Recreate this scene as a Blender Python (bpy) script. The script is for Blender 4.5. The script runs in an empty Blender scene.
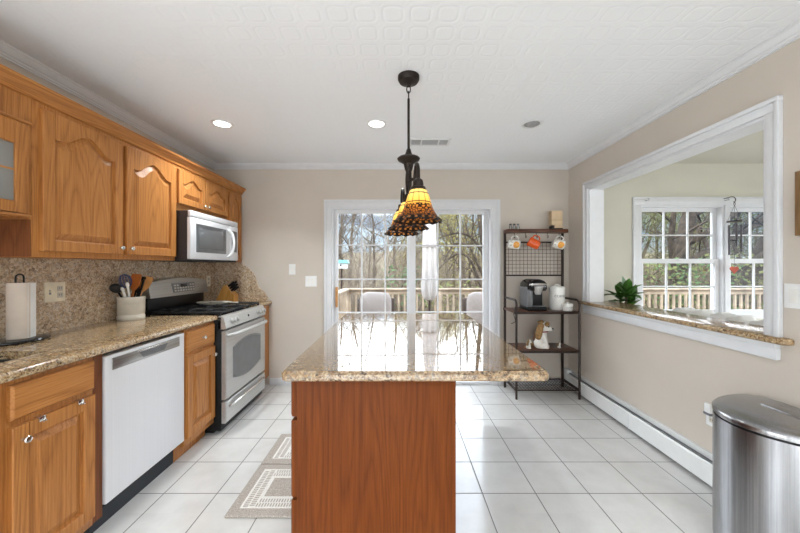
import bpy, bmesh, math, random
from mathutils import Vector, Matrix, Euler
from math import pi, sin, cos, radians as R
random.seed(7)
sc = bpy.context.scene
COL = sc.collection

# ------------------------------------------------------------------ camera, world, lights, exposure
CAMZ = 1.31
cd = bpy.data.cameras.new('camera'); cam = bpy.data.objects.new('camera', cd); COL.objects.link(cam)
cam.location = (0, 0, CAMZ); cam.rotation_euler = (pi/2, 0, 0)
cd.sensor_width = 36; cd.lens = 14.85; cd.shift_x = 0.0025; cd.clip_start = 0.05; cd.clip_end = 600
sc.camera = cam
vs = sc.view_settings
vs.view_transform = 'Standard'; vs.look = 'None'; vs.gamma = 1; vs.use_curve_mapping = False; vs.exposure = 0.86
sc.cycles.use_denoising = True
sc.cycles.max_bounces = 8; sc.cycles.transparent_max_bounces = 16
sc.cycles.sample_clamp_indirect = 6

def s2l(c):
    return c/12.92 if c <= .04045 else ((c+.055)/1.055)**2.4
def rgb(r, g, b): return (s2l(r/255), s2l(g/255), s2l(b/255), 1)

SKY_LOW, SKY_HIGH = 0.5, 5.6
w = bpy.data.worlds.new('sky'); sc.world = w; w.use_nodes = True
N, L = w.node_tree.nodes, w.node_tree.links
N.clear()
tc = N.new('ShaderNodeTexCoord'); sep = N.new('ShaderNodeSeparateXYZ'); L.new(tc.outputs['Generated'], sep.inputs[0])
ramp = N.new('ShaderNodeValToRGB'); L.new(sep.outputs['Z'], ramp.inputs[0])
e = ramp.color_ramp.elements
e[0].position = 0.0; e[0].color = rgb(214, 224, 236)
e[1].position = 0.5; e[1].color = rgb(226, 236, 250)
x = e.new(0.11); x.color = rgb(176, 206, 240)
x = e.new(0.20); x.color = rgb(244, 247, 250)
st = N.new('ShaderNodeValToRGB'); L.new(sep.outputs['Z'], st.inputs[0])   # luminance by elevation: bright cloud bank above the ridge
e = st.color_ramp.elements
e[0].position = .15; e[0].color = (SKY_LOW/6, )*3+(1,)
e[1].position = .8; e[1].color = (2.6/6, )*3+(1,)
for p_, v_ in ((.2, SKY_HIGH/6), (.6, SKY_HIGH/6), (.75, 3.4/6)):
    x = e.new(p_); x.color = (v_, v_, v_, 1)
s6 = N.new('ShaderNodeMath'); s6.operation = 'MULTIPLY'; s6.inputs[1].default_value = 6; L.new(st.outputs[0], s6.inputs[0]); st = s6
nz = N.new('ShaderNodeTexNoise'); nz.inputs['Scale'].default_value = 3.5; nz.inputs['Detail'].default_value = 5
mp = N.new('ShaderNodeMapping'); mp.inputs['Scale'].default_value = (1, 1, 3); L.new(tc.outputs['Generated'], mp.inputs[0]); L.new(mp.outputs[0], nz.inputs[0])
cl = N.new('ShaderNodeMapRange'); L.new(nz.outputs[0], cl.inputs['Value'])
cl.inputs['From Min'].default_value = .3; cl.inputs['From Max'].default_value = .7; cl.inputs['To Min'].default_value = .7; cl.inputs['To Max'].default_value = 1.15
mu = N.new('ShaderNodeMath'); mu.operation = 'MULTIPLY'; L.new(st.outputs[0], mu.inputs[0]); L.new(cl.outputs[0], mu.inputs[1])
bg = N.new('ShaderNodeBackground'); L.new(ramp.outputs[0], bg.inputs[0]); L.new(mu.outputs[0], bg.inputs[1])
wo = N.new('ShaderNodeOutputWorld'); L.new(bg.outputs[0], wo.inputs[0])

def lamp(kind, name, loc, power, rot=(0, 0, 0), col=(1, 1, 1), parent=None, **kw):
    d = bpy.data.lights.new(name, kind); d.energy = power; d.color = col
    for k, v in kw.items(): setattr(d, k, v)
    o = bpy.data.objects.new(name, d); COL.objects.link(o); o.location = loc; o.rotation_euler = rot
    if parent is not None:
        o.parent = parent; o.location = Vector(loc) - base_of(parent)
    return o
def base_of(o):
    v = Vector((0, 0, 0))
    while o is not None:
        v += Vector(o.location); o = o.parent
    return v

lamp('SUN', 'sun', (0, 0, 20), .7, (R(52), 0, R(-28)), (1, .93, .82), angle=R(2))
# added fill lights with no source in view, set into made-up unseen windows
lamp('AREA', 'rear_fill_light', (-.05, -2.72, .98), 27, (R(90), 0, 0), (.9, .96, 1), shape='RECTANGLE', size=3.2, size_y=1.6)
lamp('AREA', 'left_fill_light', (-1.98, -.95, 1.2), 20, (0, R(-90), 0), (.9, .96, 1), shape='RECTANGLE', size=1.0, size_y=1.7)  # added to lift the right wall
lamp('AREA', 'sunroom_fill_light', (3.7, -2.72, 1.3), 44, (R(90), 0, 0), (.97, .99, 1), shape='RECTANGLE', size=2.4, size_y=1.5)
RECESSED_W = 5.2

# ------------------------------------------------------------------ helpers
class MB:
    def __init__(s): s.bm = bmesh.new()
    def box(s, x0, x1, y0, y1, z0, z1, b=0, seg=2):
        g = bmesh.ops.create_cube(s.bm, size=1)['verts']
        cx, cy, cz = (x0+x1)/2, (y0+y1)/2, (z0+z1)/2
        dx, dy, dz = abs(x1-x0), abs(y1-y0), abs(z1-z0)
        for v in g: v.co = Vector((cx+v.co.x*dx, cy+v.co.y*dy, cz+v.co.z*dz))
        if b:
            b = min(b, .49*min(dx, dy, dz))
            ed = list({e for v in g for e in v.link_edges})
            bmesh.ops.bevel(s.bm, geom=ed, offset=b, segments=seg, affect='EDGES', profile=.5)
        return s
    def cyl(s, p0, p1, r0, r1=None, n=16):
        return s.tube([p0, p1], [r0, r0 if r1 is None else r1], n)
    def tube(s, pts, r, n=8, closed=False, cap=True):
        pts = [Vector(p) for p in pts]; m = len(pts)
        rr = r if isinstance(r, (list, tuple)) else [r]*m
        rings = []; up = None
        for i, p in enumerate(pts):
            a = pts[(i-1) % m] if (closed or i) else p
            c = pts[(i+1) % m] if (closed or i < m-1) else p
            t = (c-a).normalized()
            if up is None:
                up = Vector((0, 0, 1)) if abs(t.z) < .9 else Vector((1, 0, 0))
            u = up - t*up.dot(t)
            if u.length < 1e-6: u = t.orthogonal()
            u.normalize(); v = t.cross(u); up = u
            rings.append([s.bm.verts.new(p + (u*cos(2*pi*k/n) + v*sin(2*pi*k/n))*rr[i]) for k in range(n)])
        for i in range(m if closed else m-1):
            A, B = rings[i], rings[(i+1) % m]
            for k in range(n): s.bm.faces.new((A[k], A[(k+1) % n], B[(k+1) % n], B[k]))
        if cap and not closed:
            s.bm.faces.new(rings[0][::-1]); s.bm.faces.new(rings[-1])
        return s
    def lathe(s, prof, c=(0, 0, 0), n=32, f=None, M=None, capb=True, capt=True):
        rings = []
        for (r, z) in prof:
            ring = []
            for k in range(n):
                a = 2*pi*k/n
                p = Vector(f(r, z, a)) if f else Vector((r*cos(a), r*sin(a), z))
                if M is not None: p = M @ p
                ring.append(s.bm.verts.new(Vector(c)+p))
            rings.append(ring)
        for A, B in zip(rings, rings[1:]):
            for k in range(n): s.bm.faces.new((A[k], A[(k+1) % n], B[(k+1) % n], B[k]))
        if capb: s.bm.faces.new(rings[0][::-1])
        if capt: s.bm.faces.new(rings[-1])
        return s
    def loops(s, loops, capb=True, capt=True):
        rings = [[s.bm.verts.new(p) for p in lp] for lp in loops]
        n = len(rings[0])
        for A, B in zip(rings, rings[1:]):
            for k in range(n): s.bm.faces.new((A[k], A[(k+1) % n], B[(k+1) % n], B[k]))
        if capb: s.bm.faces.new(rings[0][::-1])
        if capt: s.bm.faces.new(rings[-1])
        return s
    def prism(s, pts, fn, d0, d1):
        return s.loops([[fn(u, v, d0) for u, v in pts], [fn(u, v, d1) for u, v in pts]])
    def ball(s, c, r, n=16, M=None):
        if not isinstance(r, (tuple, list)): r = (r, r, r)
        g = bmesh.ops.create_uvsphere(s.bm, u_segments=n, v_segments=max(6, n//2), radius=1)['verts']
        for v in g:
            p = Vector((v.co.x*r[0], v.co.y*r[1], v.co.z*r[2]))
            if M is not None: p = M @ p
            v.co = Vector(c)+p
        return s
    def quad(s, a, b, c, d):
        s.bm.faces.new([s.bm.verts.new(p) for p in (a, b, c, d)]); return s
    def move(s, M):
        for v in s.bm.verts: v.co = M @ v.co
        return s
    def build(s, name, mat, parent=None, ang=35, remesh=0):
        bmesh.ops.recalc_face_normals(s.bm, faces=s.bm.faces)
        off = base_of(parent) if parent is not None else Vector((0, 0, 0))
        if parent is None:
            xs = [v.co for v in s.bm.verts]
            off = Vector(((min(p.x for p in xs)+max(p.x for p in xs))/2, (min(p.y for p in xs)+max(p.y for p in xs))/2, min(p.z for p in xs)))
        for v in s.bm.verts: v.co -= off
        me = bpy.data.meshes.new(name); s.bm.to_mesh(me); s.bm.free()
        me.polygons.foreach_set('use_smooth', [True]*len(me.polygons))
        me.set_sharp_from_angle(angle=R(ang))
        me.materials.append(M[mat] if isinstance(mat, str) else mat)
        o = bpy.data.objects.new(name, me); COL.objects.link(o)
        if parent is not None: o.parent = parent
        else: o.location = off
        if remesh:
            md = o.modifiers.new('remesh', 'REMESH'); md.mode = 'VOXEL'; md.voxel_size = remesh; md.use_smooth_shade = True
            sm = o.modifiers.new('smooth', 'SMOOTH'); sm.iterations = 4
        return o
def tag(o, label, cat, group=None, kind=None):
    o['label'] = label; o['category'] = cat
    if group: o['group'] = group
    if kind: o['kind'] = kind
    return o
def thing(name, label, cat, loc, group=None):
    o = bpy.data.objects.new(name, None); COL.objects.link(o); o.location = loc; o.empty_display_size = .05
    return tag(o, label, cat, group)
def struct(o, label=None, cat=None):
    o['kind'] = 'structure'
    if label: o['label'] = label
    if cat: o['category'] = cat
    return o
def box(name, mat, parent, *a, **k): return MB().box(*a, **k).build(name, mat, parent)
def dup(root, loc, rot=None, label=None, scale=None):
    r = root.copy(); COL.objects.link(r); r.location = loc
    if rot is not None: r.rotation_euler = rot
    if scale is not None: r.scale = scale
    if label: r['label'] = label
    for ch in list(root.children):
        c = ch.copy(); COL.objects.link(c); c.parent = r
        for g in ch.children:
            d = g.copy(); COL.objects.link(d); d.parent = c
    return r
def arc(cx, cy, r, a0, a1, n):
    return [(cx+r*cos(R(a0+(a1-a0)*i/n)), cy+r*sin(R(a0+(a1-a0)*i/n))) for i in range(n+1)]
def smooth_path(pts, n=6):
    pts = [Vector(p) for p in pts]; out = []
    for i in range(len(pts)-1):
        p0 = pts[max(i-1, 0)]; p1 = pts[i]; p2 = pts[i+1]; p3 = pts[min(i+2, len(pts)-1)]
        for k in range(n):
            t = k/n
            out.append(.5*((2*p1)+(p2-p0)*t+(2*p0-5*p1+4*p2-p3)*t*t+(3*p1-p0-3*p2+p3)*t**3))
    out.append(pts[-1]); return out
def text_verts(s, size):
    cu = bpy.data.curves.new('t', 'FONT'); cu.body = s; cu.size = size; cu.align_x = 'CENTER'; cu.align_y = 'CENTER'; cu.resolution_u = 3
    o = bpy.data.objects.new('t', cu); COL.objects.link(o)
    dg = bpy.context.evaluated_depsgraph_get(); me = o.evaluated_get(dg).to_mesh()
    V = [v.co.copy() for v in me.vertices]; F = [list(p.vertices) for p in me.polygons]
    o.evaluated_get(dg).to_mesh_clear(); bpy.data.objects.remove(o); bpy.data.curves.remove(cu)
    return V, F
def add_text(mb, s, size, fn, depth=.0008):
    V, F = text_verts(s, size)
    a = [mb.bm.verts.new(fn(v.x, v.y, depth)) for v in V]
    for f in F:
        try: mb.bm.faces.new([a[i] for i in f])
        except ValueError: pass
    return mb

# ------------------------------------------------------------------ materials
M = {}
class NM:
    def __init__(s, name):
        s.m = bpy.data.materials.new(name); s.m.use_nodes = True
        s.N, s.L = s.m.node_tree.nodes, s.m.node_tree.links
        s.b = s.N['Principled BSDF']; s.out = s.N['Material Output']; M[name] = s.m
    def n(s, t, **k):
        o = s.N.new('ShaderNode'+t)
        for a, v in k.items():
            if hasattr(o, a) and not a[0].isupper(): setattr(o, a, v)
        return o
    def l(s, a, b): s.L.new(a, b)
    def obj(s, scale=(1, 1, 1), loc=(0, 0, 0)):
        t = s.n('TexCoord'); m = s.n('Mapping'); m.inputs['Scale'].default_value = scale; m.inputs['Location'].default_value = loc
        s.l(t.outputs['Object'], m.inputs[0]); return m.outputs[0]
    def noise(s, vec, scale, detail=3, rough=.5, dist=0):
        o = s.n('TexNoise'); s.l(vec, o.inputs['Vector']); o.inputs['Scale'].default_value = scale; o.inputs['Detail'].default_value = detail
        o.inputs['Roughness'].default_value = rough; o.inputs['Distortion'].default_value = dist; return o.outputs[0]
    def math(s, op, a, b=None, c=None):
        o = s.n('Math'); o.operation = op
        for i, v in enumerate((a, b, c)):
            if v is None: continue
            if isinstance(v, (int, float)): o.inputs[i].default_value = v
            else: s.l(v, o.inputs[i])
        return o.outputs[0]
    def ramp(s, fac, stops, interp='LINEAR'):
        o = s.n('ValToRGB'); s.l(fac, o.inputs[0]); o.color_ramp.interpolation = interp
        e = o.color_ramp.elements
        while len(e) < len(stops): e.new(.5)
        for el, (p, c) in zip(e, stops): el.position = p; el.color = c if len(c) == 4 else rgb(*c)
        return o.outputs[0]
    def mix(s, fac, a, b):
        o = s.n('Mix'); o.data_type = 'RGBA'
        for i, v in ((0, fac), (6, a), (7, b)):
            if isinstance(v, (int, float)): o.inputs[i].default_value = v
            elif isinstance(v, tuple): o.inputs[i].default_value = v if len(v) == 4 else rgb(*v)
            else: s.l(v, o.inputs[i])
        return o.outputs[2]
    def bump(s, h, strength=.2, dist=.01):
        o = s.n('Bump'); o.inputs['Strength'].default_value = strength; o.inputs['Distance'].default_value = dist
        s.l(h, o.inputs['Height']); s.l(o.outputs[0], s.b.inputs['Normal'])
    def set(s, col=None, rough=None, metal=None, spec=None, coat=None):
        b = s.b
        for k, v in (('Base Color', col), ('Roughness', rough), ('Metallic', metal), ('Specular IOR Level', spec), ('Coat Weight', coat)):
            if v is None: continue
            if isinstance(v, (int, float)): b.inputs[k].default_value = v
            elif isinstance(v, tuple): b.inputs[k].default_value = v if len(v) == 4 else rgb(*v)
            else: s.l(v, b.inputs[k])
        return s
def plain(name, col, rough=.5, metal=0, spec=.5, var=.06, scale=14):
    n = NM(name); v = n.noise(n.obj(), scale, 3)
    lo = tuple(max(0, c*(1-var)) for c in col); hi = tuple(min(255, c*(1+var)) for c in col)
    n.set(n.ramp(v, [(.3, lo), (.7, hi)]), rough, metal, spec); return n

n = plain('wall_paint', (206, 196, 184), .55, spec=.25, var=.012, scale=3); n.bump(n.noise(n.obj(), 220, 2), .08, .002)
n = plain('sunroom_paint', (205, 202, 188), .6, spec=.25, var=.012, scale=3)
plain('trim_white', (222, 223, 225), .35, var=.01)
plain('white_paint', (226, 227, 228), .3, var=.01)
# embossed ceiling paper: rounded squares on a 12.4 cm grid
n = NM('ceiling_paper'); v = n.obj((1/.124, 1/.124, 1)); sp = n.n('SeparateXYZ'); n.l(v, sp.inputs[0])
fx = n.math('ABSOLUTE', n.math('SUBTRACT', n.math('FRACT', sp.outputs['X']), .5)); fy = n.math('ABSOLUTE', n.math('SUBTRACT', n.math('FRACT', sp.outputs['Y']), .5))
d4 = n.math('POWER', n.math('ADD', n.math('POWER', fx, 4), n.math('POWER', fy, 4)), .25)
ring = n.math('SMOOTH_MIN', n.math('ABSOLUTE', n.math('SUBTRACT', d4, .36)), .07, .03)
dia = n.math('SMOOTH_MIN', n.math('ABSOLUTE', n.math('SUBTRACT', n.math('ADD', fx, fy), .86)), .05, .02)
h = n.math('ADD', n.math('MULTIPLY', ring, 9), n.math('ADD', n.math('MULTIPLY', dia, 5), n.math('MULTIPLY', n.noise(n.obj(), 160, 3), .35)))
n.set((240, 242, 244), .7, spec=.2); n.bump(h, .26, .006)
# floor tile, 30.6 cm
n = NM('floor_tile'); T = .3065; v = n.obj((1/T, 1/T, 1), (-.979/T, -1.857/T, 0)); sp = n.n('SeparateXYZ'); n.l(v, sp.inputs[0])
gx = n.math('ABSOLUTE', n.math('SUBTRACT', n.math('FRACT', n.math('ADD', sp.outputs['X'], .5)), .5)); gy = n.math('ABSOLUTE', n.math('SUBTRACT', n.math('FRACT', n.math('ADD', sp.outputs['Y'], .5)), .5))
g = n.math('MINIMUM', gx, gy); grout = n.math('LESS_THAN', g, .0095)
cloud = n.noise(n.obj(), 5, 5, .6); spk = n.noise(n.obj(), 60, 3)
fl = n.n('TexWhiteNoise'); fl.noise_dimensions = '3D'
vf = n.n('VectorMath'); vf.operation = 'FLOOR'; av = n.n('VectorMath'); av.operation = 'ADD'; av.inputs[1].default_value = (.5, .5, .5)
n.l(v, av.inputs[0]); n.l(av.outputs[0], vf.inputs[0]); n.l(vf.outputs[0], fl.inputs['Vector'])
c1 = n.ramp(cloud, [(.3, (197, 195, 191)), (.7, (213, 212, 209))]); c1 = n.mix(n.math('MULTIPLY', fl.outputs['Value'], .35), c1, (214, 211, 206))
c1 = n.mix(n.math('MULTIPLY', spk, .15), c1, (190, 188, 184))
n.set(n.mix(grout, c1, (108, 104, 99)), n.ramp(grout, [(0, (.15, .15, .15, 1)), (1, (.8, .8, .8, 1))]), spec=.85)
hh = n.n('MapRange'); hh.inputs['From Max'].default_value = .02; n.l(g, hh.inputs['Value'])
n.bump(n.math('ADD', hh.outputs[0], n.math('MULTIPLY', cloud, .5)), .25, .003)
# granite
def granite(name, rough, k=1.0, cols=None):
    c = cols or [(60, 48, 38), (112, 86, 60), (160, 128, 90), (186, 156, 114), (206, 184, 150), (150, 138, 122)]
    n = NM(name); v = n.obj()
    vo = n.n('TexVoronoi'); vo.inputs['Scale'].default_value = 105*k; n.l(v, vo.inputs['Vector'])
    v2 = n.n('TexVoronoi'); v2.inputs['Scale'].default_value = 46*k; n.l(v, v2.inputs['Vector'])
    r1 = n.n('SeparateColor'); n.l(vo.outputs['Color'], r1.inputs[0]); r2 = n.n('SeparateColor'); n.l(v2.outputs['Color'], r2.inputs[0])
    drift = n.math('SUBTRACT', n.noise(v, 5, 4, .6, .6), .5)
    f1 = n.math('ADD', r1.outputs[0], n.math('MULTIPLY', drift, 1.1)); f2 = n.math('ADD', r2.outputs[1], n.math('MULTIPLY', drift, .8))
    st_ = [(0, c[0]), (.1, c[1]), (.3, c[2]), (.52, c[3]), (.76, c[4]), (.93, c[5])]
    col = n.mix(.42, n.ramp(f1, st_, 'CONSTANT'), n.ramp(f2, st_, 'CONSTANT'))
    n.set(col, rough, spec=.5); return n
n = granite('granite_polished', .05, 1.7, [(66, 52, 40), (108, 84, 58), (144, 114, 80), (164, 136, 100), (180, 158, 126), (134, 122, 106)]); n.set(coat=1.0); n.b.inputs['Coat Roughness'].default_value = .015; n.b.inputs['Coat IOR'].default_value = 1.6
granite('granite_splash', .2, 1.35, [(122, 100, 80), (160, 132, 102), (190, 162, 130), (206, 182, 152), (222, 206, 182), (176, 166, 154)])
granite('granite_counter', .12, 1.6)
# oak
def oak(name, axis, lo, mid, hi, rough=.42):
    n = NM(name)
    sc_ = {'z': (1, 1, .09), 'y': (1, .09, 1), 'x': (.09, 1, 1)}[axis]
    f_ = {'z': (190, 190, 5), 'y': (190, 5, 190), 'x': (5, 190, 190)}[axis]
    r = n.noise(n.obj(sc_), 5.5, 2, .4, .3)
    bands = n.math('POWER', n.math('ABSOLUTE', n.math('SINE', n.math('MULTIPLY', r, 62))), .7)
    pores = n.noise(n.obj(f_), 1.0, 4, .65)
    big = n.noise(n.obj(sc_), 1.6, 2)
    s_ = n.math('ADD', n.math('ADD', n.math('MULTIPLY', bands, .17), n.math('MULTIPLY', pores, .66)), n.math('MULTIPLY', big, .17))
    n.set(n.ramp(s_, [(.34, lo), (.54, mid), (.74, hi)]), rough, spec=.3)
    n.bump(pores, .05, .002); return n
oak('oak_upright', 'z', (144, 90, 44), (177, 117, 60), (194, 135, 76))
oak('oak_level', 'y', (144, 90, 44), (177, 117, 60), (194, 135, 76))
oak('oak_island', 'z', (80, 36, 8), (98, 48, 11), (112, 58, 17), .5); M['oak_island'].node_tree.nodes['Principled BSDF'].inputs['Specular IOR Level'].default_value = .15
oak('oak_dark', 'z', (92, 50, 24), (116, 66, 34), (136, 82, 46), .5)  # filler strip's own brown; on the wall cabinet side, painted shade
oak('rustic_shelf', 'x', (54, 30, 20), (86, 50, 32), (112, 70, 46), .3)
oak('block_wood', 'z', (178, 118, 50), (206, 148, 74), (222, 168, 96), .4)
oak('frame_wood', 'z', (104, 76, 46), (132, 100, 64), (150, 118, 80), .45)
# metals and appliances
def brushed(name, col, rough, axis, metal=1.0, amt=.12):
    n = NM(name); f = {'z': (160, 160, 1.2), 'y': (160, 1.2, 160), 'x': (1.2, 160, 160)}[axis]
    v = n.noise(n.obj(f), 1, 3, .6); big = n.noise(n.obj(tuple(4 if q > 10 else .2 for q in f)), 1, 2)
    lo = tuple(c*(1-amt) for c in col); hi = tuple(min(255, c*(1+amt)) for c in col)
    n.set(n.ramp(n.math('ADD', n.math('MULTIPLY', v, .6), n.math('MULTIPLY', big, .4)), [(.3, lo), (.7, hi)]), rough, metal); return n
brushed('steel', (190, 189, 186), .38, 'y', .6, .06)
brushed('steel_dull', (160, 158, 155), .32, 'y', .9)
brushed('steel_bin', (160, 160, 162), .27, 'z', 1, .16)
brushed('steel_pale', (222, 223, 226), .36, 'z', .1, .015)
plain('chrome', (214, 212, 208), .22, 1, var=.02)
plain('steel_grey', (120, 122, 126), .3, .7)
plain('bronze', (44, 36, 31), .45, .55, var=.2)
plain('iron_brown', (48, 34, 28), .45, .4, var=.12)
plain('black', (15, 15, 16), .4, spec=.3)
plain('sink_dark', (38, 42, 40), .35)
plain('black_matt', (30, 30, 31), .7)
plain('black_gloss', (14, 14, 16), .08)
plain('grey_glass', (104, 106, 108), .06, var=.03)
plain('dark_kick', (44, 48, 54), .6)
plain('side_brown', (34, 22, 18), .5)
plain('ivory', (232, 222, 198), .4)
plain('cream_ceramic', (214, 208, 194), .3, var=.03)
plain('white_ceramic', (236, 234, 228), .18, var=.02)
plain('print_dark', (70, 66, 62), .6)
plain('emboss', (196, 189, 174), .35)
plain('paper_towel', (214, 201, 187), .9, spec=.1, var=.02)
plain('tan_wood', (196, 142, 84), .5, var=.1)
plain('blue_silicone', (70, 84, 128), .5)
plain('amber_wood', (176, 98, 38), .45, var=.1)
plain('fur_white', (238, 234, 226), .6, var=.03); plain('fur_brown', (146, 112, 68), .6, var=.22, scale=60); plain('fur_dark', (96, 66, 46), .6)
plain('collar_red', (170, 48, 48), .5)
plain('kraft', (206, 180, 146), .7)
plain('orange_glaze', (226, 92, 34), .25, var=.08, scale=60)
plain('cloth_white', (236, 236, 234), .8, spec=.2, var=.03)
plain('cushion_white', (154, 146, 142), .85, spec=.15, var=.03)
plain('umbrella_cloth', (179, 174, 171), .85, spec=.15, var=.04)
plain('deck_wood', (152, 137, 119), .75, spec=.2, var=.16, scale=5)
plain('wicker', (74, 62, 54), .7, var=.2, scale=60)
plain('terracotta', (150, 92, 62), .7, var=.1)
plain('heart_red', (176, 72, 44), .4)
plain('chime_metal', (92, 88, 92), .35, .7)
plain('teal_roof', (104, 161, 165), .5); plain('bird_white', (196, 200, 200), .5)
plain('steel_brass', (196, 178, 140), .25, .9)
plain('outlet_grey', (196, 190, 176), .5)
n = plain('leaf_green', (64, 104, 40), .4, var=.35, scale=9)
n = plain('mat_beige', (164, 157, 147), .95, spec=.05, var=.12, scale=120)
n = plain('mat_plush', (164, 156, 147), .95, spec=.05, var=.16, scale=160); n.bump(n.noise(n.obj(), 260, 3, .8), .4, .006)
plain('mat_weave', (214, 210, 204), .95, spec=.05, var=.05, scale=160)
plain('plastic_white', (232, 232, 230), .35, var=.01)
plain('lamp_off', (150, 150, 150), .4)
# window glass: clear with a faint mirror
def pane(name, tint, k):
    n = NM(name); n.N.remove(n.b)
    t = n.n('BsdfTransparent'); t.inputs[0].default_value = tint; g = n.n('BsdfGlossy'); g.inputs['Roughness'].default_value = .01
    f = n.n('Fresnel'); f.inputs[0].default_value = 1.45; m = n.n('MixShader'); n.l(n.math('MULTIPLY', f.outputs[0], k), m.inputs[0])
    n.l(t.outputs[0], m.inputs[1]); n.l(g.outputs[0], m.inputs[2]); n.l(m.outputs[0], n.out.inputs[0])
pane('glass', (.97, .98, .98, 1), .16); pane('cabinet_glass', (.75, .76, .76, 1), 1.0)
n = NM('greyed_pane'); n.set((168, 168, 164), .3); t_ = n.n('BsdfTransparent'); m_ = n.n('MixShader'); m_.inputs[0].default_value = .6  # grey mixed in for the light missing inside the cabinet
n.l(t_.outputs[0], m_.inputs[1]); n.l(n.b.outputs[0], m_.inputs[2]); n.l(m_.outputs[0], n.out.inputs[0])
pane('clear_glass', (.86, .88, .9, 1), 1.4)
def glow(name, col, k):
    n = NM(name); n.set((20, 20, 20)); n.b.inputs['Emission Color'].default_value = rgb(*col); n.b.inputs['Emission Strength'].default_value = k
glow('lamp_glow', (255, 250, 240), 3.0); glow('bulb', (255, 214, 140), 2.2)
glow('led_green', (120, 220, 190), .6)
# leaded amber glass of the pendants (object origin = rim centre, z up)
n = NM('stained_glass'); tcn = n.n('TexCoord'); sp = n.n('SeparateXYZ'); n.l(tcn.outputs['Object'], sp.inputs[0])
ang = n.math('ARCTAN2', sp.outputs['Y'], sp.outputs['X']); zz = sp.outputs['Z']
ca = n.math('ABSOLUTE', n.math('SUBTRACT', n.math('FRACT', n.math('MULTIPLY', ang, 12/(2*pi))), .5))
lead1 = n.math('GREATER_THAN', ca, .46)
cz = n.math('ABSOLUTE', n.math('SUBTRACT', n.math('FRACT', n.math('MULTIPLY', zz, 22)), .5)); lead2 = n.math('GREATER_THAN', cz, .45)
low = n.math('LESS_THAN', zz, .082); rim = n.math('LESS_THAN', zz, .02)
vo = n.n('TexVoronoi'); vo.feature = 'DISTANCE_TO_EDGE'; vo.inputs['Scale'].default_value = 70; n.l(tcn.outputs['Object'], vo.inputs['Vector'])
lead3 = n.math('LESS_THAN', vo.outputs['Distance'], .11)
bead = n.math('LESS_THAN', n.math('ABSOLUTE', n.math('SUBTRACT', n.math('FRACT', n.math('MULTIPLY', ang, 20/(2*pi))), .5)), .2)
bead = n.math('MULTIPLY', bead, n.math('LESS_THAN', n.math('ABSOLUTE', n.math('SUBTRACT', zz, .012)), .005))
lead = n.math('MAXIMUM', n.math('MULTIPLY', low, lead3), n.math('MULTIPLY', n.math('SUBTRACT', 1, low), n.math('MAXIMUM', lead1, lead2)))
lead = n.math('MAXIMUM', lead, rim)
gc = n.ramp(n.math('MULTIPLY', zz, 6), [(.1, (150, 84, 30)), (.36, (206, 124, 38)), (.55, (250, 190, 80)), (.85, (255, 226, 130))])
col = n.mix(bead, n.mix(lead, gc, (30, 21, 16)), (150, 96, 44))
n.set(col, .25); n.l(col, n.b.inputs['Emission Color'])
n.l(n.math('MULTIPLY', .75, n.math('SUBTRACT', 1, n.math('MULTIPLY', low, .6))), n.b.inputs['Emission Strength'])
tr = n.n('BsdfTranslucent'); n.l(col, tr.inputs[0]); mx = n.n('MixShader'); mx.inputs[0].default_value = .5
n.l(n.b.outputs[0], mx.inputs[1]); n.l(tr.outputs[0], mx.inputs[2]); n.l(mx.outputs[0], n.out.inputs[0])
# mug with an orange pumpkin print on the side that faces out
n = NM('mug_print'); v = n.obj((1, 0, 1.05), (-.006, 0, -.066)); ln = n.n('VectorMath'); ln.operation = 'LENGTH'; n.l(v, ln.inputs[0])
sp = n.n('SeparateXYZ'); n.l(n.obj(), sp.inputs[0])
inside = n.math('MULTIPLY', n.math('LESS_THAN', ln.outputs['Value'], .028), n.math('LESS_THAN', sp.outputs['Y'], -.01))
sm = n.math('LESS_THAN', n.noise(n.obj(), 90, 2), .42); lf = n.math('MULTIPLY', n.math('LESS_THAN', sp.outputs['Z'], .03), sm)
c = n.mix(n.math('MULTIPLY', lf, .7), (238, 235, 226), (120, 118, 110))
n.set(n.mix(inside, c, n.ramp(n.noise(n.obj(), 80, 2), [(.35, (216, 132, 30)), (.65, (240, 184, 90))])), .2)
# outdoors
n = NM('forest_floor'); v = n.obj(); n.set(n.ramp(n.noise(v, .9, 8, .75), [(.3, (66, 60, 46)), (.5, (98, 88, 68)), (.7, (124, 114, 84))]), .95, spec=.1)
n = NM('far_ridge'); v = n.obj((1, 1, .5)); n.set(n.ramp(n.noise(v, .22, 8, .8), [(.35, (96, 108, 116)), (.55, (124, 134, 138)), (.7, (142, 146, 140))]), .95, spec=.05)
plain('bark', (90, 80, 69), .9, spec=.1, var=.25, scale=6); plain('bark_dark', (70, 62, 54), .9, spec=.1, var=.25, scale=6); plain('bark_pale', (130, 121, 109), .9, spec=.1, var=.2, scale=6)
for nm, c in (('leaf_yellow', (130, 121, 67)), ('leaf_olive', (90, 93, 57)), ('leaf_evergreen', (70, 88, 56)), ('leaf_rust', (111, 83, 62))):
    plain(nm, c, .8, spec=.15, var=.3, scale=1.3)
plain('twigs', (104, 92, 80), .95, spec=.05, var=.2, scale=3)

# ------------------------------------------------------------------ the room
XL, XR, YB, YR, H = -2.04, 1.893, 3.66, -2.8, 2.44
XR2 = 2.023                     # far face of the right wall
def PX(px, Y): return (px-398)*Y/330
def PZ(py, Y): return CAMZ-(py-266.5)*Y/330

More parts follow.
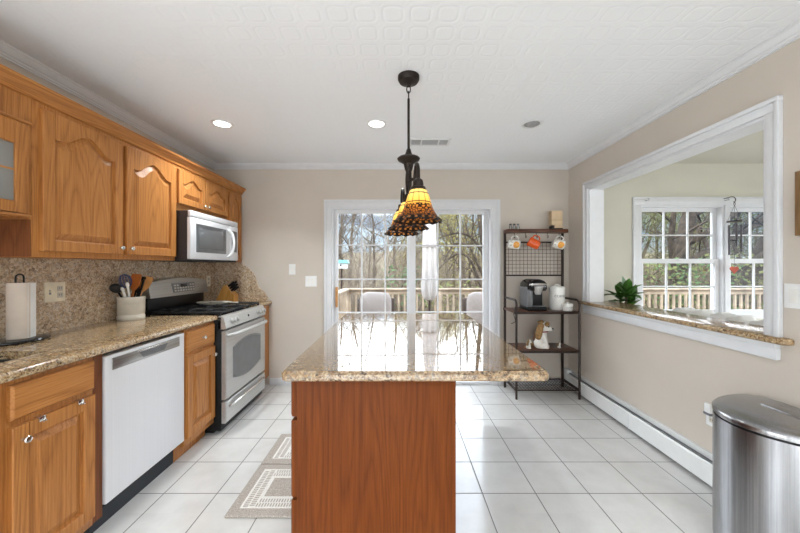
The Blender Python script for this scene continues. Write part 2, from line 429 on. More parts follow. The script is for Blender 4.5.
struct(box('floor', 'floor_tile', None, XL-.15, 5.5, YR-.15, YB, -.12, 0))
struct(box('ceiling', 'ceiling_paper', None, XL-.15, XR2, YR-.15, YB+.14, H, H+.2))
struct(box('ceiling_sunroom', 'sunroom_paint', None, XR2, 5.5, YR-.15, YB+.14, H, H+.2))
m = MB().box(XL-.15, XL, YR-.15, -1.9, 0, H).box(XL-.15, XL, 0, YB+.14, 0, H).box(XL-.15, XL, -1.9, 0, 0, .65).box(XL-.15, XL, -1.9, 0, 2.05, H)
struct(m.build('wall_left', 'wall_paint'))
lw = struct(MB().box(XL-.07, XL-.03, -1.9, 0, .65, .7).box(XL-.07, XL-.03, -1.9, 0, 2.0, 2.05).box(XL-.07, XL-.03, -1.9, -1.85, .7, 2.0).box(XL-.07, XL-.03, -.05, 0, .7, 2.0).box(XL-.07, XL-.03, -.98, -.92, .7, 2.0).build('added_window_left', 'trim_white'))  # unseen window made up as a setting for the left fill light
box('pane', 'glass', lw, XL-.052, XL-.048, -1.85, -.05, .7, 2.0)
DX0, DX1, DZ1 = -.735, 1.045, 1.965          # sliding door opening
m = MB().box(XL, DX0, YB, YB+.14, 0, H).box(DX1, XR2, YB, YB+.14, 0, H).box(DX0, DX1, YB, YB+.14, DZ1, H)
struct(m.build('wall_back', 'wall_paint'))
OY0, OY1, OZ0, OZ1 = 1.69, 3.27, .93, 2.085  # pass-through opening
m = MB().box(XR, XR2, YR, OY0, 0, H).box(XR, XR2, OY1, YB, 0, H).box(XR, XR2, OY0, OY1, 0, OZ0).box(XR, XR2, OY0, OY1, OZ1, H)
struct(m.build('wall_right', 'wall_paint'))
m = MB().box(XL, -1.7, YR-.15, YR, 0, H).box(1.6, 2.4, YR-.15, YR, 0, H).box(5.0, 5.5, YR-.15, YR, 0, H).box(2.4, 5.0, YR-.15, YR, 0, .5).box(2.4, 5.0, YR-.15, YR, 2.1, H).box(-1.7, 1.6, YR-.15, YR, 0, .15).box(-1.7, 1.6, YR-.15, YR, 1.85, H)
struct(m.build('wall_rear', 'wall_paint'))
def added_rear_window(nm, x0, x1, z0, z1):
    a = .05; xm = (x0+x1)/2; m = MB().box(x0, x1, YR-.06, YR-.02, z0, z0+a).box(x0, x1, YR-.06, YR-.02, z1-a, z1)
    for x in (x0, xm-a/2, x1-a): m.box(x, x+a, YR-.06, YR-.02, z0+a, z1-a)
    o = struct(m.build(nm, 'trim_white')); box('pane', 'glass', o, x0+a, x1-a, YR-.042, YR-.038, z0+a, z1-a)
added_rear_window('added_window_rear', -1.7, 1.6, .15, 1.85); added_rear_window('added_window_sunroom', 2.4, 5.0, .5, 2.1)  # unseen windows invented to hold the rear and sunroom fill lights
# sunroom shell
SY = 3.62
WX0, WX1, WZ0, WZ1 = 2.655, 4.55, .74, 1.985
m = MB().box(XR2, WX0, SY, SY+.14, 0, H).box(WX1, 5.5, SY, SY+.14, 0, H).box(WX0, WX1, SY, SY+.14, 0, WZ0).box(WX0, WX1, SY, SY+.14, WZ1, H)
struct(m.build('wall_sunroom_back', 'sunroom_paint'))
m = MB().box(5.38, 5.5, YR, .4, 0, H).box(5.38, 5.5, 3.4, SY, 0, H).box(5.38, 5.5, .4, 3.4, 0, .7).box(5.38, 5.5, .4, 3.4, 2.3, H)
struct(m.build('wall_sunroom_right', 'sunroom_paint'))

# crown moulding: profile (out, down)
CP = [(0, 0), (.06, 0), (.06, .007), (.052, .01), (.046, .02), (.03, .034), (.022, .036), (.018, .044), (.01, .046), (.01, .054), (0, .054)]
def crown(name, fn):
    m = MB(); a, b = fn; m.loops([[a(o, d) for o, d in CP], [b(o, d) for o, d in CP]]); return struct(m.build(name, 'trim_white', ang=20))
crown('trim_1', (lambda o, d: (XL+o, YR, H-d), lambda o, d: (XL+o, YB-o, H-d)))
crown('trim_2', (lambda o, d: (XL+o, YB-o, H-d), lambda o, d: (XR-o, YB-o, H-d)))
crown('trim_3', (lambda o, d: (XR-o, YB-o, H-d), lambda o, d: (XR-o, YR, H-d)))
struct(MB().box(-1.42, -.82, YB-.014, YB, 0, .075, .004).build('baseboard_back', 'trim_white'))
struct(MB().box(1.13, XR, YB-.014, YB, 0, .075, .004).build('baseboard_corner', 'trim_white'))

# pass-through trim
m = MB()
cz0, cz1, cy0, cy1 = OZ0, OZ1+.068, 1.62, 3.34
def casing_y(m, x0, x1, a0, a1, b0, b1, z0, zt, z1):   # legs and head butt-jointed
    m.box(x0, x1, a0, a1, z0, zt, .003).box(x0, x1, b0, b1, z0, zt, .003).box(x0, x1, a0, b1, zt, z1, .003)
casing_y(m, XR-.018, XR, cy0+.022, OY0, OY1, cy1-.022, cz0, OZ1, cz1-.022)
casing_y(m, XR-.028, XR, cy0, cy0+.022, cy1-.022, cy1, cz0, cz1-.022, cz1)
m.box(XR-.004, XR2+.004, OY0, OY0+.016, OZ0, OZ1-.016).box(XR-.004, XR2+.004, OY1-.016, OY1, OZ0, OZ1-.016).box(XR-.004, XR2+.004, OY0, OY1, OZ1-.016, OZ1)
m.box(XR2+.005, XR2+.018, OY0-.06, OY0, .97, OZ1).box(XR2+.005, XR2+.018, OY1, OY1+.06, .97, OZ1).box(XR2+.005, XR2+.018, OY0-.06, OY1+.06, OZ1, OZ1+.06)
struct(m.build('trim_4', 'trim_white'))
struct(MB().box(XR-.024, XR, 1.63, 3.335, .845, .904, .004).box(XR-.034, XR, 1.63, 3.335, .904, .929, .004).build('trim_5', 'trim_white'))
o = MB().box(XR-.055, XR2+.13, 1.575, 3.36, .93, .962, .01, 3).build('pass_through_sill', 'granite_counter')
tag(o, 'speckled granite ledge across the bottom of the pass-through opening', 'ledge')

# sliding glass door
cs = MB()
def casing_x(m, y0, y1, a0, a1, b0, b1, z0, zt, z1):
    m.box(a0, a1, y0, y1, z0, zt, .003).box(b0, b1, y0, y1, z0, zt, .003).box(a0, b1, y0, y1, zt, z1, .003)
casing_x(cs, YB-.02, YB, -.79, DX0, DX1, 1.1, 0, DZ1, 2.022)
casing_x(cs, YB-.03, YB, -.816, -.79, 1.1, 1.127, 0, 2.022, 2.048)
cs.box(DX0, DX0+.02, YB-.002, YB+.14, .03, DZ1-.02).box(DX1-.02, DX1, YB-.002, YB+.14, .03, DZ1-.02).box(DX0, DX1, YB-.002, YB+.14, DZ1-.02, DZ1).box(DX0, DX1, YB-.005, YB+.15, 0, .03)
door = struct(cs.build('door_1', 'trim_white'))
def sash(parent, name, x0, x1, z0, z1, y, gx0, gx1, gz0, gz1, cols, rows, t=.035):
    m = MB().box(x0, gx0, y, y+t, z0, z1, .003).box(gx1, x1, y, y+t, z0, z1, .003).box(gx0, gx1, y+.001, y+t-.001, z0, gz0).box(gx0, gx1, y+.001, y+t-.001, gz1, z1)
    s = m.build(name, 'trim_white', parent)
    MB().box(gx0, gx1, y+t/2-.002, y+t/2+.002, gz0, gz1).build('pane', 'glass', s)
    m = MB()
    for i in range(1, cols):
        xx = gx0+(gx1-gx0)*i/cols; m.box(xx-.008, xx+.008, y+t/2-.008, y+t/2+.008, gz0, gz1)
    for zz in rows: m.box(gx0, gx1, y+t/2-.007, y+t/2+.007, zz-.007, zz+.007)
    m.build('muntin', 'trim_white', s); return s
Y1, Y2 = YB+.035, YB+.085
gz = [PZ(y, Y1+.02) for y in (213.6, 245.2, 279.3, 312.5, 346)]
sa = sash(door, 'door_panel', DX0+.02, PX(415.6, Y1), .03, DZ1-.02, Y1, PX(337.9, Y1), PX(408.8, Y1), gz[4]-.37, gz[0], 3, gz[1:])
sb = sash(door, 'door_panel', PX(407, Y2), DX1-.02, .03, DZ1-.02, Y2, PX(415.4, Y2), PX(483.2, Y2), gz[4]-.37, gz[0], 3, [z-.002 for z in gz[1:]])
MB().box(DX0+.04, DX0+.065, YB-.008, YB+.036, PZ(307, 3.68), PZ(287, 3.68), .004).build('handle', 'tan_wood', sa)

# sunroom window: two double-hung units in one casing
wy = SY-.02
m = MB()
casing_x(m, SY-.018, SY, 2.585, WX0, WX1, 4.62, .7, WZ1, 2.05)
casing_x(m, SY-.026, SY, 2.565, 2.585, 4.62, 4.64, .7, 2.05, 2.07)
m.box(2.53, 4.67, SY-.05, SY, .67, .70, .004).box(2.6, 4.6, SY-.016, SY, .6, .67, .003)
MX0, MX1 = 3.575, 3.625
m.box(MX0, MX1, SY-.018, SY+.12, WZ0, WZ1-.0)
for x0, x1 in ((WX0, MX0), (MX1, WX1)):
    m.box(x0, x0+.018, SY-.001, SY+.139, WZ0+.03, WZ1-.02).box(x1-.018, x1, SY-.001, SY+.139, WZ0+.03, WZ1-.02).box(x0, x1, SY-.001, SY+.139, WZ1-.02, WZ1).box(x0, x1, SY-.001, SY+.139, WZ0, WZ0+.03)
win = struct(m.build('window_1', 'trim_white'))
for x0, x1 in ((WX0+.018, MX0-.018), (MX1+.018, WX1-.018)):
    zc = 1.365
    sash(win, 'upper_sash', x0, x1, zc-.02, WZ1-.02, SY+.07, x0+.04, x1-.04, zc+.03, WZ1-.06, 3, [(zc+.03+WZ1-.06)/2], .03)
    s = sash(win, 'lower_sash', x0, x1, WZ0+.03, zc+.03, SY+.035, x0+.045, x1-.045, WZ0+.09, zc-.02, 3, [(WZ0+.09+zc-.02)/2], .03)
    MB().box((x0+x1)/2-.03, (x0+x1)/2+.03, SY+.022, SY+.04, zc+.01, zc+.03, .003).build('sash_lock', 'white_paint', s)

# ------------------------------------------------------------------ cabinet making
RX = Matrix.Rotation(pi/2, 4, 'Y')
def facing(xf, s=1): return lambda u, w_, d: (xf+s*d, u, w_)
def slab(mb, D, u0, u1, w0, w1, d0, d1, c=.003):
    r = lambda i, d: [D(u0+i, w0+i, d), D(u1-i, w0+i, d), D(u1-i, w1-i, d), D(u0+i, w1-i, d)]
    return mb.loops([r(0, d0), r(0, d1-c), r(c, d1)])
def opening(u0, u1, w0, w1, arch, i, n=22):
    pts = [(u0+i, w0+i), (u1-i, w0+i)]
    for k in range(n+1):
        u = u1-i+(u0-u1+2*i)*k/n; q = 2*(u-(u0+u1)/2)/(u1-u0-2*i) if arch else 1
        s_ = 0 if abs(q) > .86 else .5*(1+cos(pi*q/.86))
        pts.append((u, w1-i-arch+arch*s_))
    return pts
def raised_door(D, u0, u1, w0, w1, arch=0, t=.022, fr=.056, panel=True, bot=None):
    mb = MB(); bt = bot or fr
    slab(mb, D, u0, u0+fr, w0, w1, 0, t); slab(mb, D, u1-fr, u1, w0, w1, 0, t); slab(mb, D, u0+fr, u1-fr, w0, w0+bt, 0, t)
    op = opening(u0+fr, u1-fr, w0+bt, w1-fr, arch, 0)
    top = op[2:]; mb.prism([(u1-fr, w1), (u0+fr, w1)]+top[::-1], D, 0, t)
    if panel:
        f = lambda i, d: [D(u, w_, d) for u, w_ in opening(u0+fr, u1-fr, w0+bt, w1-fr, arch, i)]
        mb.loops([f(0, .001), f(0, t-.013), f(.007, t-.016), f(.036, t-.004), f(.039, t-.002)], capb=False)
    return mb
def knob(D, u, w_, mat, parent, sgn=1):
    p = Vector(D(u, w_, 0)); Mx = Matrix.Rotation(sgn*pi/2, 4, 'Y')
    o = MB().lathe([(.008, 0), (.006, .008), (.008, .012), (.0125, .017), (.0135, .021), (.011, .025), (.004, .0265)], p, 16, M=Mx).build('knob', mat, parent)
    return o
FU = facing(-1.735); FB = facing(-1.43)
def cab(name, label, x0, x1, y0, y1, z0, z1, mat='oak_upright', cat='cabinet', group=None, kick=False):
    t = thing(name, label, cat, ((x0+x1)/2, (y0+y1)/2, z0), group)
    m = MB()
    if kick == 'open':
        m.box(x1-.02, x1, y0, y1, z0+.1, z1, .001).box(x0, x1-.02, y0, y0+.018, z0+.1, z1).box(x0, x1-.02, y1-.018, y1, z0+.1, z1).box(x0, x1-.02, y0+.018, y1-.018, z0+.1, z0+.118).box(x0, x1-.07, y0, y1, z0, z0+.1)
    elif kick: m.box(x0, x1, y0, y1, z0+.1, z1, .001).box(x0, x1-.07, y0, y1, z0, z0+.1)
    else: m.box(x0, x1, y0, y1, z0, z1, .001)
    m.build('body', mat, t); return t
# --- upper cabinets
UZ0, UZ1 = 1.355, 2.105
t = cab('wall_cabinet', 'tall double-door oak wall cabinet with arched raised panels above the utensil crock', XL, -1.735, 1.562, 2.568, UZ0, UZ1)
box('side_shade_panel', 'oak_dark', t, XL+.022, -1.737, 1.558, 1.562, UZ0+.002, 1.532)  # thin darker skin putting the nook's shade into the cabinet side
d = raised_door(FU, 1.594, 2.058, 1.385, 2.075, .075).build('door', 'oak_upright', t, ang=12); knob(facing(-1.715), 2.036, 1.425, 'chrome', d)
d = raised_door(FU, 2.088, 2.552, 1.385, 2.075, .075).build('door', 'oak_upright', t, ang=12); knob(facing(-1.715), 2.112, 1.425, 'chrome', d)
t = cab('wall_cabinet', 'short double-door oak wall cabinet directly above the microwave', XL, -1.735, 2.57, 3.333, 1.755, UZ1)
d = raised_door(FU, 2.586, 2.937, 1.808, 2.075, .05, fr=.05).build('door', 'oak_upright', t, ang=12); knob(facing(-1.715), 2.915, 1.84, 'chrome', d)
d = raised_door(FU, 2.952, 3.322, 1.808, 2.075, .05, fr=.05).build('door', 'oak_upright', t, ang=12); knob(facing(-1.715), 2.975, 1.84, 'chrome', d)
t = cab('wall_cabinet', 'narrow single-door oak wall cabinet in the corner right of the microwave', XL, -1.735, 3.335, YB-.002, UZ0, UZ1)
raised_door(FU, 3.362, 3.615, 1.385, 2.075, .04, fr=.05).build('door', 'oak_upright', t, ang=12)
# glass-front cabinet over the sink
t = thing('wall_cabinet', 'oak wall cabinet with a glass pane door above the sink, cut by the left edge', 'cabinet', (-1.88, 1.3, 1.533))
m = MB().box(XL+.002, -1.756, 1.06, 1.08, 1.553, 2.085).box(XL+.002, -1.756, 1.54, 1.56, 1.553, 2.085).box(XL+.002, -1.756, 1.06, 1.56, 1.533, 1.553).box(XL+.002, -1.756, 1.06, 1.56, 2.085, UZ1).box(XL+.002, XL+.01, 1.08, 1.54, 1.553, 2.085)
m.box(-1.756, -1.735, 1.06, 1.10, 1.533, UZ1).box(-1.756, -1.735, 1.50, 1.56, 1.533, UZ1).box(-1.756, -1.735, 1.10, 1.50, 1.95, UZ1).box(-1.756, -1.735, 1.10, 1.50, 1.533, 1.575)
m.build('body', 'oak_upright', t)
MB().box(XL+.01, -1.76, 1.08, 1.54, 1.715, 1.733).build('shelf', 'oak_level', t)
d = raised_door(FU, 1.075, 1.532, 1.553, 1.965, .05, panel=False, fr=.052).build('door', 'oak_upright', t, ang=12)
MB().box(-1.727, -1.724, 1.12, 1.49, 1.6, 1.925).build('pane', 'greyed_pane', d)
MB().box(-1.726, -1.72, 1.12, 1.49, 1.742, 1.75).build('glazing_bar', 'oak_level', d)
MB().box(-1.735, -1.708, 1.065, 1.54, 1.536, 1.55, .004).build('lip_moulding', 'oak_level', t)
MB().box(-1.735, -1.706, 1.065, 1.54, 1.966, 1.98, .004).build('lip_moulding', 'oak_level', t)
# crown of the cabinets
CC = [(0, 0), (.012, .004), (.016, .018), (.03, .03), (.044, .048), (.05, .052), (.054, .066), (0, .066)]
m = MB(); m.loops([[(-1.737+o, .9, UZ1-.002+z) for o, z in CC], [(-1.737+o, YB-.003, UZ1-.002+z) for o, z in CC]])
m.box(XL, -1.737, .9, YB-.003, UZ1, UZ1+.05)
tag(m.build('cabinet_crown', 'oak_level', ang=20), 'long stepped oak crown moulding running along the top of the wall cabinets', 'moulding')

# --- base cabinets
CT = .93
t = cab('base_cabinet', 'oak sink base cabinet with false drawer front at the lower left corner', XL+.004, -1.43, .76, 1.545, 0, CT-.036, kick='open')
for a, b in ((.80, 1.15), (1.206, 1.538)):
    slab(MB(), FB, a, b, .742, .872, 0, .02, .007).build('drawer_front', 'oak_level', t)
    d = raised_door(FB, a, b, .148, .716).build('door', 'oak_upright', t, ang=12)
    knob(facing(-1.41), a+.035 if a > 1 else b-.035, .66, 'chrome', d)
t = cab('base_cabinet', 'narrow oak base cabinet with one drawer and door between dishwasher and range', XL+.004, -1.43, 2.205, 2.562, 0, CT-.036, kick=True)
d = slab(MB(), FB, 2.216, 2.545, .727, .87, 0, .02, .007).build('drawer', 'oak_level', t); knob(facing(-1.41), 2.385, .80, 'chrome', d)
d = raised_door(FB, 2.216, 2.545, .152, .702).build('door', 'oak_upright', t, ang=12); knob(facing(-1.41), 2.52, .64, 'chrome', d)
cab('base_cabinet', 'slim oak base cabinet filling the corner between range and back wall', XL+.004, -1.43, 3.337, YB-.002, 0, CT-.036, kick=True)
# --- worktop with sink cut-out
def edge(x0): return [(x0, CT-.036), (-1.405, CT-.036), (-1.397, CT-.03), (-1.395, CT-.022), (-1.398, CT-.012), (-1.403, CT-.004), (-1.412, CT), (x0, CT)]
m = MB()
m.prism(edge(-1.57), lambda u, v, d: (u, d, v), .7, 2.556)
m.box(XL, -1.57, 1.48, 2.556, CT-.036, CT).box(XL, -1.57, .7, .84, CT-.036, CT).box(XL, -1.95, .84, 1.48, CT-.036, CT)
tag(m.build('countertop', 'granite_counter', ang=50), 'brown speckled granite countertop with sink cut-out over dishwasher and cabinets', 'countertop')
m = MB().prism(edge(XL), lambda u, v, d: (u, d, v), 3.337, YB-.002)
tag(m.build('countertop', 'granite_counter', ang=50), 'small granite countertop piece in the corner right of the range under the knife block', 'countertop')
t = thing('sink', 'dark undermount kitchen sink set in the granite counter at left edge', 'sink', (-1.76, 1.16, .7))
m = MB(); r = lambda i, z: [(-1.955+i, .835+i, z), (-1.565-i, .835+i, z), (-1.565-i, 1.485-i, z), (-1.955+i, 1.485-i, z)]
m.loops([r(0, CT-.037), r(.006, CT-.05), r(.02, .75), r(.04, .735)], capb=False); m.build('basin', 'sink_dark', t)
MB().lathe([(.04, 0), (.04, .004), (.03, .004), (.02, .001)], (-1.76, 1.16, .735), 20).build('drain', 'chrome', t)
# --- backsplash
tag(box('backsplash', 'granite_splash', None, XL+.002, XL+.02, .7, YB-.003, CT, UZ0), 'tall speckled granite backsplash slab along the left wall below the cabinets', 'backsplash')
prof = [(XL+.02, CT), (-1.435, CT), (-1.44, .965), (-1.46, .995), (-1.475, 1.03), (-1.51, 1.05), (-1.545, 1.085), (-1.56, 1.13), (-1.575, 1.19), (-1.60, 1.235), (-1.64, 1.275), (-1.68, 1.31), (-1.74, 1.345), (-1.79, UZ0), (XL+.02, UZ0)]
m = MB().prism(prof, lambda u, v, d: (u, YB-d, v), .001, .021)
tag(m.build('side_splash', 'granite_splash'), 'granite side splash with a curved scroll edge on the back wall behind the range', 'backsplash')

# ------------------------------------------------------------------ dishwasher
t = thing('dishwasher', 'white dishwasher with a long silver pocket handle under the granite counter', 'dishwasher', (-1.7, 1.89, 0))
MB().box(XL+.05, -1.47, 1.606, 2.195, .11, .885, .002).build('body', 'black_matt', t)
m = MB().box(-1.47, -1.42, 1.604, 2.194, .15, .872, .006, 3); dr = m.build('door', 'steel_pale', t)
m = MB().box(-1.421, -1.415, 1.638, 2.14, .795, .855, .003)
m.build('handle', 'steel_dull', dr)
m = MB().loops([[(-1.4148, a, b) for a, b in q] for q in ([(1.80, .846), (2.035, .846), (2.0, .806), (1.835, .806)],)] , capb=False)
m.build('pocket', 'steel_grey', dr)
MB().box(-1.425, -1.4135, 1.80, 2.035, .842, .85, .002).build('pocket_lip', 'chrome', dr)
MB().box(XL+.06, -1.5, 1.604, 2.2, 0, .14).build('kick_plate', 'dark_kick', t)
tag(box('filler_strip', 'oak_dark', None, -1.6, -1.434, 1.547, 1.6, .1, CT-.037), 'dark brown filler strip between the sink cabinet and the dishwasher', 'filler')

# ------------------------------------------------------------------ gas range
t = thing('gas_range', 'stainless steel gas range with black sides and arched oven window', 'stove', (-1.68, 2.945, 0))
ry0, ry1 = 2.566, 3.332
MB().box(-1.99, -1.375, ry0, ry1, .03, .895, .003).box(-1.9, -1.45, ry0+.03, ry1-.03, 0, .04).build('body', 'black', t)
MB().box(-1.97, -1.372, ry0-.001, ry1+.001, .893, .917, .006).build('cooktop', 'black_gloss', t)
# control panel, slanted
m = MB().prism([(-1.40, .922), (-1.37, .92), (-1.357, .91), (-1.335, .83), (-1.345, .82), (-1.40, .82)], lambda u, v, d: (u, d, v), ry0, ry1)
cp = m.build('control_panel', 'steel', t)
Mk = Matrix.Rotation(R(90)-.27, 4, 'Y')
for y in (ry0+.115, ry0+.175, ry0+.60, ry0+.655, ry0+.705):
    k = MB().lathe([(.026, 0), (.026, .005), (.019, .008), (.018, .028), (.014, .032)], (-1.345, y, .872), 20, M=Mk)
    k = k.build('knob', 'steel', cp)
MB().lathe([(.011, 0), (.011, .004), (.004, .005)], (-1.345, ry0+.40, .872), 12, M=Mk).build('badge', 'black', cp)
# oven door with an arched window
FO = facing(-1.375)
m = MB(); slab(m, FO, ry0+.006, ry1-.006, .268, .805, 0, .035, .006)
od = m.build('oven_door', 'steel', t)
def win(u0, u1, w0, w1, dip, d):
    pts = []
    for k in range(17): pts.append((u0+(u1-u0)*k/16, w0-dip*(1-(2*k/16-1)**2)))
    for k in range(17): pts.append((u1-(u1-u0)*k/16, w1+dip*(1-(2*k/16-1)**2)))
    return [FO(u, w_, d) for u, w_ in pts]
MB().loops([win(ry0+.125, ry1-.125, .42, .645, .04, .034), win(ry0+.125, ry1-.125, .42, .645, .04, .0365)]).build('window', 'grey_glass', od)
MB().loops([win(ry0+.112, ry1-.112, .41, .655, .043, .033), win(ry0+.112, ry1-.112, .41, .655, .043, .0358)]).build('window_border', 'steel_grey', od)
pts = smooth_path([(-1.345, ry0+.03, .765), (-1.30, ry0+.10, .77), (-1.285, (ry0+ry1)/2, .772), (-1.30, ry1-.10, .77), (-1.345, ry1-.03, .765)], 6)
MB().tube(pts, .0165, 10).build('handle', 'steel', od)
m = MB(); slab(m, FO, ry0+.006, ry1-.006, .085, .25, 0, .035, .006)
dw = m.build('warming_drawer', 'steel', t)
MB().tube([(-1.343, ry0+.05, .2), (-1.325, ry0+.08, .212), (-1.318, ry0+.2, .215), (-1.318, ry1-.2, .215), (-1.325, ry1-.08, .212), (-1.343, ry1-.05, .2)], .012, 8).build('handle', 'chrome', dw)
# backguard
m = MB().box(-2.015, -1.955, ry0+.01, ry1-.01, .917, 1.07, .003); m.build('backguard_base', 'black', t)
pts = [(ry0-.005, 1.06), (ry1+.005, 1.055)]+[(ry1+.005-(ry1-ry0+.01)*k/12, 1.175+.035*(1-(2*k/12-1)**2)) for k in range(13)]
m = MB().prism(pts, lambda u, v, d: (-2.012+d+(.03 if d > .02 else 0)*(1-(v-1.05)/.2), u, v), 0, .062); bgd = m.build('backguard', 'steel_dull', t)
fb = lambda u, v, d: (-1.95+.03*(1-(v-1.05)/.2)+d, u, v)
MB().prism([(2.83, 1.085), (3.12, 1.085), (3.135, 1.165), (2.82, 1.165)], fb, -.002, .003).build('display', 'steel_grey', bgd)
MB().prism([(2.93, 1.128), (3.02, 1.128), (3.02, 1.155), (2.93, 1.155)], fb, .002, .0036).build('clock', 'black_gloss', bgd)
m = MB()
for j in range(3):
    for i in range(8):
        if j == 2 and 2 <= i <= 5: continue
        u = 2.845+i*.036; v = 1.093+j*.023; m.prism([(u, v), (u+.022, v), (u+.022, v+.013), (u, v+.013)], fb, .002, .0042)
m.build('button', 'outlet_grey', bgd)
# burners and grates
for (x, y, r_) in ((-1.52, ry0+.19, .05), (-1.80, ry0+.19, .04), (-1.52, ry1-.19, .045), (-1.80, ry1-.19, .04), (-1.66, (ry0+ry1)/2, .035)):
    MB().lathe([(r_, 0), (r_, .01), (r_*.8, .013), (r_*.8, .02), (r_*.6, .022)], (x, y, .916), 20).build('burner', 'black_matt', t)
for k in range(3):
    y0 = ry0+.02+k*.244; y1 = y0+.238; m = MB(); z = .955
    for x in (-1.93, -1.40): m.box(x-.008, x+.008, y0, y1, z-.016, z, .003)
    for y in (y0+.006, y1-.006): m.box(-1.93, -1.40, y-.008, y+.008, z-.016, z, .003)
    for x in (-1.80, -1.66, -1.52): m.box(x-.007, x+.007, y0+.03, y1-.03, z-.006, z+.008, .003)
    m.box(-1.93, -1.40, (y0+y1)/2-.007, (y0+y1)/2+.007, z-.006, z+.009, .003)
    for x in (-1.93, -1.40):
        for y in (y0+.008, y1-.008): m.box(x-.007, x+.007, y-.007, y+.007, .916, z-.005)
    m.build('grate', 'black_matt', t)
# ------------------------------------------------------------------ microwave
t = thing('microwave', 'silver over-the-range microwave with black side and white curved handle', 'microwave', (-1.8, 2.95, 1.36))
MB().box(XL+.003, -1.64, 2.574, 3.33, 1.362, 1.75, .004).build('body', 'side_brown', t)
dr = MB().box(-1.645, -1.615, 2.57, 3.165, 1.368, 1.70, .006).build('door', 'steel_pale', t)
MB().box(-1.64, -1.617, 2.57, 3.332, 1.703, 1.752, .006).build('vent_grille', 'steel_pale', t)
MB().box(-1.645, -1.615, 3.168, 3.332, 1.368, 1.70, .006).build('control_panel', 'steel_pale', t)
MB().box(-1.617, -1.6125, 2.64, 3.10, 1.425, 1.655, .002).build('window_border', 'steel_grey', dr)
MB().box(-1.614, -1.611, 2.675, 3.065, 1.455, 1.625, .001).build('window', 'grey_glass', dr)
pts = smooth_path([(-1.615, 3.125, 1.665), (-1.575, 3.135, 1.62), (-1.56, 3.14, 1.535), (-1.575, 3.135, 1.44), (-1.615, 3.125, 1.40)], 6)
MB().tube(pts, .012, 10).build('handle', 'white_paint', dr)
MB().box(-1.616, -1.612, 3.205, 3.305, 1.45, 1.655, .001).build('keypad', 'steel_grey', t)
MB().box(-1.96, -1.62, 2.6, 3.3, 1.352, 1.364).build('underside_filter', 'black_matt', t)

# ------------------------------------------------------------------ island
t = thing('kitchen_island', 'freestanding oak kitchen island with drawers on its left side', 'island', (-.08, 1.93, 0))
MB().box(-.375, .2145, 1.222, 2.62, .1, CT-.036, .002).box(-.31, .2145, 1.222, 2.62, 0, .1).build('body', 'oak_island', t)
FI = facing(-.375, -1)
for c, (a, b) in enumerate(((1.228, 1.68), (1.70, 2.15), (2.17, 2.61))):
    for z0, z1 in ((.752, .885), (.452, .738), (.13, .44)):
        d = slab(MB(), FI, a, b, z0, z1, 0, .024, .006).build('drawer', 'oak_island', t)
        knob(facing(-.399, -1), (a+b)/2, (z0+z1)/2, 'white_ceramic', d, -1)
m = MB()
ip = [(0, 0), (.0, .006), (-.004, .014), (0, .022), (.004, .03), (.012, .036)]
x0, x1, y0, y1 = -.43, .556, 1.189, 2.668
def isl(z, i, r=.03, n=5):
    pts = []
    for cx, cy, a in ((x1-r, y0+r, -90), (x1-r, y1-r, 0), (x0+r, y1-r, 90), (x0+r, y0+r, 180)):
        for k in range(n+1):
            q = R(a+90*k/n); pts.append((cx+(r-i)*cos(q), cy+(r-i)*sin(q), z))
    return pts
m.loops([isl(CT-.036, .006), isl(CT-.032, .002), isl(CT-.02, 0), isl(CT-.012, .001), isl(CT-.006, .006), isl(CT, .012)])
o = m.build('worktop', 'granite_polished', t, ang=25)

# ------------------------------------------------------------------ pendant
PC = Vector((.063, 1.96, 0)); ax = Vector((-.075, .65, 0)).normalized()
t = thing('pendant_light', 'dark bronze three-light island pendant with amber leaded glass shades', 'pendant light', (PC.x, PC.y, H))
MB().lathe([(.0, -.045), (.02, -.045), (.03, -.04), (.055, -.034), (.064, -.018), (.064, 0)], (PC.x, PC.y, H-.002), 32, capb=False).build('canopy', 'bronze', t)
m = MB()
m.tube([(PC.x+.011*cos(a), PC.y, 2.362+.022*sin(a)) for a in [2*pi*k/14 for k in range(14)]], .0035, 6, closed=True)
m.tube([(PC.x, PC.y+.011*cos(a), 2.328+.022*sin(a)) for a in [2*pi*k/14 for k in range(14)]], .0035, 6, closed=True)
m.tube([(PC.x+.009*cos(a), PC.y, 2.39+.014*sin(a)) for a in [2*pi*k/14 for k in range(14)]], .003, 6, closed=True)
m.build('chain', 'bronze', t)
MB().cyl((PC.x, PC.y, 2.306), (PC.x, PC.y, 1.99), .0075, n=10).build('rod', 'bronze', t)
MB().lathe([(.012, -.09), (.024, -.06), (.03, -.03), (.062, -.012), (.068, 0), (.06, .008), (.03, .014), (.02, .03), (.012, .055), (.008, .06)], (PC.x, PC.y, 1.95), 28).build('hub', 'bronze', t)
MB().tube([(PC.x, PC.y, 1.90), (PC.x, PC.y, 1.82), (PC.x, PC.y, 1.72), (PC.x, PC.y, 1.68)], [.016, .02, .015, .02], 10).build('stem', 'bronze', t)
ZR = 1.533
def shade_prof(a):
    sc_ = .006*cos(a*12)
    return [(.03, .16), (.042, .152), (.053, .126), (.062, .096), (.072, .066), (.087, .036), (.106+sc_*.5, .012+sc_*.3), (.119+sc_, -.002+sc_*.8)]
